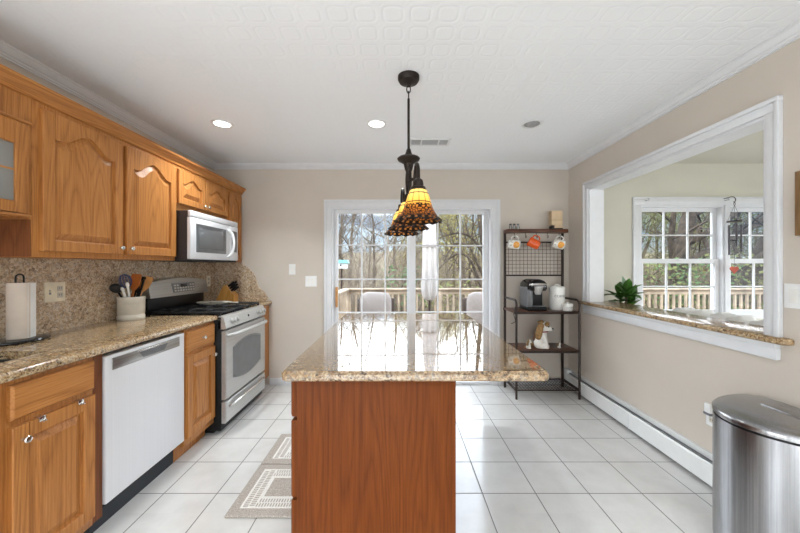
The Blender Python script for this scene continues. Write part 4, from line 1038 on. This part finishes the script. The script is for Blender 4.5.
# knife block
kx, ky = -1.78, 3.47
t = thing('knife_block', 'light wood knife block in the corner right of the range', 'knife block', (kx, ky, CT))
pr = [(-.12, 0), (.075, 0), (.075, .085), (.05, .105), (-.005, .185), (-.03, .18)]
MB().prism(pr, lambda u, v, d: (kx+u, ky+d, CT+.0005+v), -.05, .05).build('block', 'block_wood', t)
kd = Vector((.79, 0, .61)).normalized(); nrm = Vector((.055, 0, -.08)).normalized()
top = Vector((kx-.005, ky, CT+.185)); n_ = 0
for r_ in range(3):
    for c_ in range(2):
        p = top+nrm*(.018+r_*.028)+Vector((0, -.025+c_*.05, 0))
        labs = ['upper front', 'upper back', 'middle front', 'middle back', 'lower front', 'lower back']
        kt = thing('kitchen_knife', 'black handled knife in the block, %s slot' % labs[n_], 'knife', p, 'knives in the block'); n_ += 1
        F = Matrix((nrm, Vector((0, 1, 0)), kd)).transposed().to_4x4()
        MB().box(-.011, .011, -.007, .007, .004, .085-.006*r_, .005, 2).move(Matrix.Translation(p) @ F).build('handle', 'black', kt)
        MB().box(-.009, .009, -.006, .006, -.002, .006, .001).move(Matrix.Translation(p) @ F).build('bolster', 'chrome', kt)
# white spoon rest on the back grates
t = thing('spoon_rest', 'white oblong ceramic tray with rounded handle resting on the stove grates', 'tray', (-1.74, 3.12, .951))
def oval(z, a, b, n=32): return [(-1.745+a*cos(2*pi*k/n)*(1+.0*k), 3.13+b*sin(2*pi*k/n), z) for k in range(n)]
MB().loops([oval(.952, .12, .07), oval(.966, .15, .095), oval(.975, .16, .10), oval(.974, .153, .095), oval(.962, .12, .07)], capb=True).build('dish', 'cream_ceramic', t)
MB().box(-1.60, -1.52, 3.11, 3.15, .966, .975, .004).build('handle', 'cream_ceramic', t)
# clips over the sink door
for y, lab in ((330*1.41/(398-41), 'left small metal over-door bracket hung on top of the sink cabinet door'), (330*1.41/(398-80), 'right small metal over-door bracket hung on top of the sink cabinet door')):
    MBb = MB().box(-1.409, -1.403, y-.012, y+.012, .70, .7185, .001).box(-1.428, -1.403, y-.012, y+.012, .7165, .7195, .001).box(-1.405, -1.392, y-.008, y+.008, .70, .705, .001)
    tag(MBb.build('over_door_bracket', 'chrome'), lab, 'bracket', 'brackets on the sink door')

# ------------------------------------------------------------------ sunroom things
# potted plant on a tall stand just behind the ledge
px_, py_ = 2.25, 3.27
t = thing('potted_plant', 'green broad-leaved potted plant behind the far end of the granite ledge', 'plant', (px_, py_, 0))
MB().lathe([(0, 0), (.11, 0), (.12, .02), (.145, .82), (.155, .84), (.155, .88), (.14, .88), (.13, .86), (0, .86)], (px_, py_, 0.0), 28, capb=False, capt=False).build('tall_pot', 'terracotta', t)
MB().lathe([(0, 0), (.134, 0)], (px_, py_, .868), 24, capb=False, capt=False).build('soil', 'bark_dark', t)
rnd = random.Random(5)
lf = MB()
stems = MB()
for k in range(3):
    sx = px_+.05*cos(k*2.1); sy = py_+.05*sin(k*2.1); hh = .96+.05*k
    stems.tube([(sx, sy, .86), (sx+.01, sy, hh)], .009, 6)
    for j in range(13):
        a = j*2.4+k; el = R(rnd.uniform(5, 60)) if j > 2 else R(rnd.uniform(60, 80)); Ln = rnd.uniform(.14, .22); W = Ln*.22
        b = Vector((sx+.01, sy, hh-.005*j)); rings = []
        for i in range(7):
            f = i/6; dd = Ln*f; z = dd*sin(el)-1.6*dd*dd*cos(el)
            c = b+Vector((cos(a)*dd*cos(el), sin(a)*dd*cos(el), z)); wd = W*sin(pi*min(1, .06+.94*f)**.8)
            sd = Vector((-sin(a), cos(a), 0))*wd
            rings.append((c-sd+Vector((0, 0, wd*.35)), c, c+sd+Vector((0, 0, wd*.35))))
        for r0, r1 in zip(rings, rings[1:]):
            for q in range(2): lf.quad(r0[q], r0[q+1], r1[q+1], r1[q])
stems.build('stem', 'bark_dark', t)
lf.build('leaves', 'leaf_green', t)
# seat with white crinkled cushions behind the ledge
t = thing('bench_seat', 'white upholstered bench just behind the granite ledge in the sunroom', 'bench', (2.5, 2.25, 0))
MB().box(2.2, 2.85, 1.5, 3.05, .1, .42, .03, 3).build('seat', 'cloth_white', t)
MB().box(2.2, 2.34, 1.5, 3.05, .42, .88, .03, 3).build('backrest', 'cloth_white', t)
for x in (2.25, 2.8):
    for y in (1.56, 2.99): MB().cyl((x, y, 0), (x, y, .1), .025, n=10).build('leg', 'bronze', t)
for i, (y0, y1, zt, lab) in enumerate(((1.62, 1.98, .985, 'white crinkled cushion showing above the ledge, nearest the camera'), (2.06, 2.24, .955, 'white crinkled cushion above the ledge, second from the near end'), (2.26, 2.52, .955, 'white crinkled cushion above the ledge, third from the near end'), (2.56, 2.86, .955, 'white crinkled cushion above the ledge, farthest from the camera'))):
    mb = MB().box(2.345, 2.50, y0, y1, .425, zt, .045, 4)
    bmesh.ops.subdivide_edges(mb.bm, edges=[e for e in mb.bm.edges if e.calc_length() > .06], cuts=9, use_grid_fill=True)
    for v in mb.bm.verts:
        q = v.co; k_ = .010*(sin(q.y*120+i)+sin(q.z*90+q.y*40))
        v.co += Vector((k_*.6, k_*.3, k_*.8 if q.z > .7 else 0))
    tag(mb.build('cushion', 'cloth_white', ang=80), lab, 'cushion', 'cushions behind the ledge')
# curtain brackets and wind chime
WT = 2.03
t = thing('curtain_rod', 'thin white curtain rod with brackets above the sunroom window', 'curtain rod', (3.1, SY-.06, WT))
MB().cyl((2.66, SY-.065, WT), (4.5, SY-.065, WT), .006, n=8).build('rod', 'white_paint', t)
for x in (2.70, 3.56, 4.46): MB().box(x-.008, x+.008, SY-.07, SY-.026, WT-.006, WT+.012, .003).build('bracket', 'steel_grey', t)
cx_ = PX(734.5, 3.5); cy_ = 3.5
t = thing('wind_chime', 'dark metal wind chime with hanging red heart at the sunroom window', 'wind chime', (cx_, cy_, 2.0))
zq = lambda y: PZ(y, cy_)
MB().tube(smooth_path([(cx_-.06, SY-.065, WT+.01), (cx_-.03, cy_+.01, WT+.02), (cx_-.005, cy_, WT+.015), (cx_+.012, cy_, WT-.01), (cx_, cy_, WT-.04), (cx_-.008, cy_, WT-.03)], 5), .004, 6).build('hook', 'bronze', t)
MB().tube([(cx_+.008*cos(a), cy_, WT-.055+.018*sin(a)) for a in [2*pi*k/12 for k in range(12)]], .0025, 6, closed=True).build('ring', 'bronze', t)
m = MB()
for k in range(4): a = pi/4+k*pi/2; m.tube([(cx_, cy_, WT-.07), (cx_+.055*cos(a), cy_+.055*sin(a), zq(221.5))], .0015, 5)
m.build('cord', 'black', t)
MB().lathe([(0, 0), (.066, 0), (.056, .006), (.06, .012), (0, .012)], (cx_, cy_, zq(222)), 24, capb=False, capt=False).build('top_disc', 'bronze', t)
for k, zb in enumerate((zq(246), zq(249), zq(255), zq(241), zq(252))):
    a = 2*pi*k/5+.5; MB().cyl((cx_+.05*cos(a), cy_+.05*sin(a), zb), (cx_+.05*cos(a), cy_+.05*sin(a), zq(225)), .0085, n=10).build('tube', 'chime_metal', t)
MB().lathe([(0, 0), (.03, 0), (.03, .008), (0, .008)], (cx_, cy_, zq(241)), 18, capb=False, capt=False).build('striker', 'bark_dark', t)
MB().tube([(cx_, cy_, zq(241)), (cx_-.003, cy_, zq(268))], .0015, 5).build('string', 'black', t)
hp = [(.9*16*sin(q)**3, 13*cos(q)-5*cos(2*q)-2*cos(3*q)-cos(4*q)) for q in [2*pi*k/40 for k in range(40)]]
MB().prism(hp, lambda u, v, d: (cx_-.003+u*.0031, cy_+d, zq(269.5)+v*.0026), -.006, .006).build('heart', 'heart_red', t)

# ------------------------------------------------------------------ outside: deck, furniture, woods
DZ = -.12
struct(MB().box(-3.2, 8.6, YB+.14, 7.0, DZ-.06, DZ).build('deck', 'deck_wood'))
RAILY = 6.75
def railing(name, label, a, b, gap=.125, ends=(1, 1)):
    a = Vector(a); b = Vector(b); L_ = (b-a).length; u = (b-a).normalized(); nv = Vector((-u.y, u.x, 0))
    t = thing(name, label, 'railing', (a.x, a.y, DZ))
    F = Matrix.Translation(a) @ Matrix((u, nv, Vector((0, 0, 1)))).transposed().to_4x4()
    MB().box(-.05, L_+.05, -.07, .07, .95, .985, .004).box(0, L_, -.02, .02, .86, .95, .003).move(F).build('top_rail', 'deck_wood', t)
    MB().box(0, L_, -.02, .02, .08, .16, .003).move(F).build('bottom_rail', 'deck_wood', t)
    np_ = max(1, round(L_/1.9))
    for k in range(np_+1):
        if (k == 0 and not ends[0]) or (k == np_ and not ends[1]): continue
        x = L_*k/np_; MB().box(x-.045, x+.045, -.045, .045, 0, .95, .004).move(F).build('post', 'deck_wood', t)
    for k in range(int(L_/gap)):
        x = gap*(k+.5); MB().box(x-.018, x+.018, -.018, .018, .12, .9).move(F).build('baluster', 'deck_wood', t)
railing('deck_railing', 'weathered wood deck railing with balusters running across behind the patio chairs', (-1.05, RAILY, DZ), (8.4, RAILY, DZ))
railing('deck_railing', 'weathered wood side railing at the left edge of the deck, seen end-on', (-1.05, 4.3, DZ), (-1.05, RAILY-.08, DZ), ends=(1, 0))
def pillow(x, y, z, a, b, c):
    mb = MB(); n_ = 14; front = []; se = lambda q, e: (abs(cos(q))**e*(1 if cos(q) >= 0 else -1), abs(sin(q))**e*(1 if sin(q) >= 0 else -1))
    rings = []
    for i in range(-n_, n_+1):
        f = i/n_; k = (1-abs(f)**2.6)**.42 if abs(f) < 1 else .02
        rings.append([(x+a*max(k, .03)*se(2*pi*j/40, .42)[0], y+b*f, z+c*max(k, .03)*se(2*pi*j/40, .42)[1]+.006*sin(j*1.3)) for j in range(40)])
    return mb.loops(rings)
def patio_chair(label, x, y, rz=0):
    t = thing('patio_chair', label, 'patio chair', (x, y, DZ), 'patio chairs on the deck')
    q = lambda a, b, c: (x+a, y+b, DZ+c)
    MB().box(x-.31, x+.31, y-.3, y+.3, DZ+.28, DZ+.34, .01).build('seat_frame', 'wicker', t)
    for a in (-.29, .29):
        for b in (-.28, .28): MB().cyl(q(a, b, 0), q(a, b, .3), .02, n=8).build('leg', 'wicker', t)
        pts = smooth_path([q(a, -.26, .3), q(a*1.08, -.32, .5), q(a*1.1, -.28, .62), q(a*1.08, 0, .64), q(a, .3, .66)], 5)
        MB().tube(pts, .022, 8).build('armrest', 'white_paint', t)
    MB().box(x-.30, x+.30, y+.27, y+.31, DZ+.3, DZ+.92, .015).build('back_frame', 'wicker', t)
    def cush(nm, l):
        c = thing(nm, l, 'cushion', q(0, 0, .34))
        return c
    bm_ = pillow(x, y+.155, DZ+.74, .25, .1, .285)
    tag(bm_.build('back_cushion', 'cushion_white', ang=80), 'pale plump back cushion on '+label.split(' with')[0].replace('dark ', 'the '), 'cushion')
    bm_ = MB().box(x-.27, x+.27, y-.3, y+.26, DZ+.342, DZ+.455, .04, 4)
    tag(bm_.build('seat_cushion', 'cushion_white', ang=80), 'pale seat cushion on '+label.split(' with')[0].replace('dark ', 'the '), 'cushion')
patio_chair('dark patio chair left of the closed umbrella with pale cushions', PX(376, 5.3), 5.05)
patio_chair('dark patio chair right of the closed umbrella with pale cushions', PX(481, 5.3), 5.05)
# closed umbrella
ux, uy = PX(429.5, 5.45), 5.45
t = thing('patio_umbrella', 'closed off-white patio umbrella standing on the deck behind the glass door', 'umbrella', (ux, uy, DZ))
MB().lathe([(0, 0), (.24, 0), (.25, .03), (.06, .07), (.04, .2), (0, .2)], (ux, uy, DZ), 28, capb=False, capt=False).build('base', 'black_matt', t)
MB().cyl((ux, uy, DZ+.05), (ux, uy, DZ+2.75), .02, n=12).build('pole', 'iron_brown', t)
fld = lambda r, z, a: (r*(1+.16*cos(8*a))*cos(a), r*(1+.16*cos(8*a))*sin(a), z)
MB().lathe([(.065, .76), (.108, .84), (.122, .98), (.108, 1.14), (.102, 1.3), (.1, 1.7), (.09, 2.1), (.06, 2.4), (.03, 2.72)], (ux, uy, 0), 64, f=fld).build('canopy', 'umbrella_cloth', t, ang=80)
MB().lathe([(.114, 0), (.12, .01), (.12, .04), (.114, .05)], (ux, uy, 1.62), 24, capb=False, capt=False).build('tie_strap', 'cushion_white', t)
# bird feeder on a pole beyond the left railing
fx, fy = PX(341.5, 7.4), 7.4
t = thing('bird_house', 'white bird house with teal roof on a thin pole beyond the railing', 'bird house', (fx, fy, -2.0))
MB().cyl((fx, fy, -2.1), (fx, fy, PZ(268, fy)), .018, n=8).build('pole', 'iron_brown', t)
zb = PZ(268.5, fy)
MB().box(fx-.13, fx+.13, fy-.1, fy+.1, zb, zb+.13, .004).build('box', 'bird_white', t)
MB().prism([(-.17, .12), (.17, .12), (.13, .19), (-.13, .19)], lambda u, v, d: (fx+u, fy+d, zb+v), -.14, .14).build('roof', 'teal_roof', t)
MB().cyl((fx, fy-.101, zb+.07), (fx, fy-.104, zb+.07), .022, n=14).build('entrance', 'black_matt', t)
# ground: falls away from the deck, then climbs into the woods
def gz_(x, y):
    d = max(0, y-7)
    return -2.0 + .5*sin(x*.11+1)*min(1, d/20) + (.0 if d < 8 else (d-8)*.085) + .25*sin(x*.4+y*.3)
m = MB(); xs = [-90+4*i for i in range(46)]; ys = [3.9+ (i*i)*.07+i*.9 for i in range(34)]
g = [[m.bm.verts.new((x, y, gz_(x, y) if y > 4 else -2.0)) for x in xs] for y in ys]
for r0, r1 in zip(g, g[1:]):
    for k in range(len(xs)-1): m.bm.faces.new((r0[k], r0[k+1], r1[k+1], r1[k]))
struct(m.build('ground', 'forest_floor', ang=180))
# far wooded ridge, higher to the left
def ridge(x): return 24*math.exp(-((x+60)/110)**2) + 7 + 1.2*sin(x*.09)+.8*sin(x*.23+1)
m = MB(); rr = random.Random(3)
rows = []
for j in range(12):
    f = j/11; row = []
    for i in range(121):
        x = -260+i*5; y = 150+70*f; z = -8+(ridge(x)+8)*sin(f*pi/2)+rr.uniform(-.7, .7)*(f > .05)
        row.append(m.bm.verts.new((x, y, z)))
    rows.append(row)
for r0, r1 in zip(rows, rows[1:]):
    for k in range(120): m.bm.faces.new((r0[k], r0[k+1], r1[k+1], r1[k]))
struct(m.build('hill', 'far_ridge', ang=180))
# bare trees grown branch by branch
def grow(mb, rnd, p, d, length, rad, level, maxl, tips, up=.12, wig=.16):
    n_ = max(3, int(6-level)); pts = [p.copy()]; dirs = [d.copy()]
    q = p.copy(); dd = d.copy()
    for i in range(n_):
        dd = (dd+Vector((rnd.uniform(-wig, wig), rnd.uniform(-wig, wig), rnd.uniform(-wig, wig)+up*(.3 if level else .1)))).normalized()
        q = q+dd*(length/n_); pts.append(q.copy()); dirs.append(dd.copy())
    mb.tube(pts, [rad*(1-.62*i/n_) for i in range(n_+1)], 7 if level == 0 else (5 if level == 1 else 3), cap=False)
    tips.append((pts[-1], level))
    if level >= maxl: tips.append((pts[len(pts)//2], level)); return
    k = {0: 9, 1: 6, 2: 5, 3: 4}.get(level, 3)
    for j in range(k):
        f = (.28 if level == 0 else .2)+(.72 if level == 0 else .78)*(j+rnd.random()*.6)/k
        i = min(n_-1, int(f*n_)); t_ = f*n_-i; b = pts[i].lerp(pts[i+1], min(1, t_))
        a = rnd.uniform(0, 2*pi); side = dirs[i].orthogonal().normalized(); side = Matrix.Rotation(a, 3, dirs[i]) @ side
        nd = (dirs[i]*rnd.uniform(.45, .9)+side*rnd.uniform(.6, 1)).normalized()
        grow(mb, rnd, b, nd, length*rnd.uniform(.42, .62)*(1.15-.45*f), rad*(1-.6*f)*rnd.uniform(.4, .58), level+1, maxl, tips, up, wig)
def tree_mesh(seed, h, rad, maxl=4, lean=(0, 0)):
    rnd = random.Random(seed); mb = MB(); tips = []
    grow(mb, rnd, Vector((0, 0, -.3)), Vector((lean[0], lean[1], 1)).normalized(), h, rad, 0, maxl, tips)
    return mb, tips
def foliage(tips, rnd, per, spread, size, minl=3):
    mb = MB()
    for p, l in tips:
        if l < minl: continue
        for k in range(per):
            c = p+Vector((rnd.gauss(0, spread), rnd.gauss(0, spread), rnd.gauss(0, spread)))
            a = Vector((rnd.uniform(-1, 1), rnd.uniform(-1, 1), rnd.uniform(-1, 1))).normalized(); b = a.orthogonal().normalized(); s_ = size*rnd.uniform(.6, 1.3)
            mb.quad(c-a*s_, c-b*s_*.6, c+a*s_, c+b*s_*.6)
    return mb
def tree(name, label, seed, h, rad, bark, leaf=None, per=2, spread=.3, size=.09, maxl=4, group=None, minl=3, lean=(0, 0)):
    t = thing(name, label, 'tree', (0, 0, 0), group)
    mb, tips = tree_mesh(seed, h, rad, maxl, lean); mb.build('trunk', bark, t, ang=80)
    if leaf: foliage(tips, random.Random(seed+1), per, spread, size, minl).build('foliage', leaf, t, ang=10)
    return t
GB = 'bare trees in the woods'; GY = 'yellow leaved trees in the woods'; GO = 'olive leaved trees in the woods'
protos = {
 'a': tree('bare_tree', 'tall bare grey tree in the woods behind the deck railing', 11, 9.5, .17, 'bark', group=GB),
 'b': tree('bare_tree', 'tall bare grey tree in the woods behind the deck railing', 23, 11, .14, 'bark_dark', group=GB),
 'c': tree('bare_tree', 'tall bare grey tree in the woods behind the deck railing', 37, 8, .1, 'bark_pale', group=GB),
 'y': tree('yellow_tree', 'thin tree with sparse yellow autumn leaves in the woods behind the deck', 41, 8.5, .12, 'bark_dark', 'leaf_yellow', 2, .32, .04, group=GY),
 'o': tree('olive_tree', 'thin tree with dull olive green leaves in the woods behind the deck', 53, 8, .13, 'bark_dark', 'leaf_olive', 3, .35, .045, group=GO),
 'r': tree('rust_tree', 'slim tree with rust brown leaves in the woods behind the deck', 61, 7.5, .1, 'bark_dark', 'leaf_rust', 1, .3, .045, group='rust leaved trees in the woods'),
}
rnd = random.Random(19)
used = set()
def plant(k, x, y, s_=1.0):
    o = protos[k]; loc = (x, y, gz_(x, y)-.05); rot = (rnd.uniform(-.05, .05), rnd.uniform(-.05, .05), rnd.uniform(0, 6.28))
    if k not in used: used.add(k); o.location = loc; o.rotation_euler = rot; o.scale = (s_,)*3; return o
    return dup(o, loc, rot, scale=(s_,)*3)
# fixed spots first: those that read in the photograph (view column, distance)
for k, px, y, s_ in (('a', 350, 20, .8), ('b', 372, 24, .8), ('c', 386, 16, .7), ('a', 396, 22, .8), ('a', 342, 30, .9), ('c', 358, 15, .6),
                     ('r', 402, 20, .7), ('y', 438, 16, .7), ('y', 455, 24, .9), ('a', 464, 20, .8), ('y', 474, 15, .65), ('o', 446, 30, 1), ('b', 478, 28, .9), ('b', 332, 17, .8), ('a', 410, 34, .9)):
    plant(k, PX(px, y), y, s_)
for i in range(14):
    y = rnd.uniform(30, 60); px = rnd.uniform(318, 500)
    right = px > 420
    plant(rnd.choice('yoabcb' if right else 'abcabcrab'), PX(px, y), y, rnd.uniform(.6, .9))
for px, y in ((640, 15), (662, 19), (700, 16), (735, 20), (756, 14), (720, 26), (680, 28)): plant('o', PX(px, y), y, .75)
for i in range(9):
    y = rnd.uniform(26, 50); px = rnd.uniform(560, 850)
    plant(rnd.choice('oyoabco'), PX(px, y), y, rnd.uniform(.8, 1.2))
# the big forked trunks beyond the sunroom window and the arching tree right of the umbrella
t = tree('large_oak_tree', 'large thick bare trunk forking just beyond the sunroom window', 71, 8.5, .32, 'bark_dark', maxl=4, lean=(.25, 0)); t.location = (PX(668, 9.5), 9.5, gz_(7, 9.5)); t.rotation_euler[2] = .4
t = tree('large_oak_tree', 'second thick leaning trunk beyond the sunroom window, right of the forked one', 83, 9, .28, 'bark_dark', maxl=4, lean=(-.2, 0)); t.location = (PX(722, 11), 11, gz_(10, 11)); t.rotation_euler[2] = 2
def arch_tree():
    x, y = PX(489, 11.5), 11.5; z = gz_(x, y)
    t = thing('arching_tree', 'dark tree with long branches arching left, right of the closed umbrella', 'tree', (x, y, z))
    m = MB(); rn = random.Random(4); tips = []
    m.tube(smooth_path([(x, y, z-.2), (x-.05, y, 0), (x-.15, y, 1.5), (x-.35, y, 3.2), (x-.5, y, 5.5), (x-.5, y, 7.5)], 4), [.13-.1*k/20 for k in range(21)], 8)
    for (z0, px1, py0, py1) in ((.3, 432, 258, 276), (1.5, 434, 236, 240), (.8, 444, 247, 262)):
        x1 = PX(px1, y); 
        pts = smooth_path([(x-.1, y, z0), (x-.35, y-.1, z0+.45), (x-.75, y-.2, PZ(py0, y)), (x-1.25, y-.1, PZ(py0, y)+.08), (x1, y, PZ(py1, y))], 6)
        m.tube(pts, [.07-.045*k/(len(pts)-1) for k in range(len(pts))], 6)
        for p in pts[6::3]:
            d = Vector((rn.uniform(-.6, .1), rn.uniform(-.4, .4), rn.uniform(.3, 1))).normalized(); grow(m, rn, p, d, rn.uniform(.8, 1.5), .022, 2, 3, tips)
    m.build('trunk', 'bark_dark', t, ang=80)
    foliage(tips, rn, 1, .25, .03, 3).build('foliage', 'leaf_yellow', t, ang=10)
arch_tree()
# low shrubs against the railing
def shrub(label, x, y, r_, h_, leaf, seed, nq=420):
    t = thing('shrub', label, 'shrub', (x, y, gz_(x, y))); rn = random.Random(seed); z = gz_(x, y); m = MB(); lf = MB()
    for k in range(16):
        a = rn.uniform(0, 2*pi); r1 = r_*rn.uniform(.3, 1); m.tube(smooth_path([(x, y, z-.1), (x+.3*r1*cos(a), y+.3*r1*sin(a), z+h_*.5), (x+r1*cos(a), y+r1*sin(a), z+h_*rn.uniform(.75, 1.05))], 3), [.025, .022, .02, .016, .012, .008, .005], 4)
    for k in range(nq):
        a = rn.uniform(0, 2*pi); q = rn.random()**.5*r_; c = Vector((x+q*cos(a), y+q*sin(a), z+h_*rn.uniform(.15, 1.1)))
        u = Vector((rn.uniform(-1, 1), rn.uniform(-1, 1), rn.uniform(-1, 1))).normalized(); v = u.orthogonal().normalized(); s_ = rn.uniform(.035, .07); lf.quad(c-u*s_, c-v*s_*.6, c+u*s_, c+v*s_*.6)
    m.build('stems', 'bark', t); lf.build('leaves', leaf, t, ang=10)
shrub('rounded olive shrub beyond the railing right of the closed umbrella', PX(448, 8.4), 8.4, .8, 2.6, 'leaf_olive', 1)
shrub('dark green shrub beyond the railing just left of the closed umbrella', PX(405, 9), 9, .7, 2.9, 'leaf_evergreen', 2)
for i, (px, lab) in enumerate(((655, 'green shrub low beyond the sunroom window, at its left pane'), (692, 'green shrub beyond the sunroom window, middle pane, below the trunk'), (745, 'green shrub beyond the sunroom window behind the wind chime'))):
    shrub(lab, PX(px, 8.6), 8.6, 1.0, 3.3, 'leaf_evergreen' if i == 1 else 'leaf_olive', 5+i, 1500)
# tangle of dead twigs between the trees
def thicket(x0, x1, y0, y1, n_, seed):
    m = MB(); rn = random.Random(seed)
    for k in range(n_):
        y = rn.uniform(y0, y1); px = rn.uniform(x0, x1); x = PX(px, y); z = gz_(x, y); p = Vector((x, y, z-.05)); d = Vector((rn.uniform(-.35, .35), rn.uniform(-.35, .35), 1)).normalized()
        L_ = rn.uniform(1.2, 4.2); pts = [p]
        for i in range(4): d = (d+Vector((rn.uniform(-.2, .2), rn.uniform(-.2, .2), 0))).normalized(); pts.append(pts[-1]+d*L_/4)
        m.tube(pts, [.016, .013, .01, .007, .004], 3, cap=False)
        for j in range(3):
            b = pts[1+j]; d2 = (d+Vector((rn.uniform(-1, 1), rn.uniform(-1, 1), rn.uniform(-.2, .6)))).normalized(); m.tube([b, b+d2*L_*.2, b+d2*L_*.4+Vector((0, 0, .1))], [.008, .006, .003], 3, cap=False)
    o = m.build('brushwood', 'twigs', ang=80); tag(o, 'tangle of thin grey brown brush filling the woods behind the deck', 'brushwood', kind='stuff')
thicket(315, 860, 9, 40, 3200, 8)
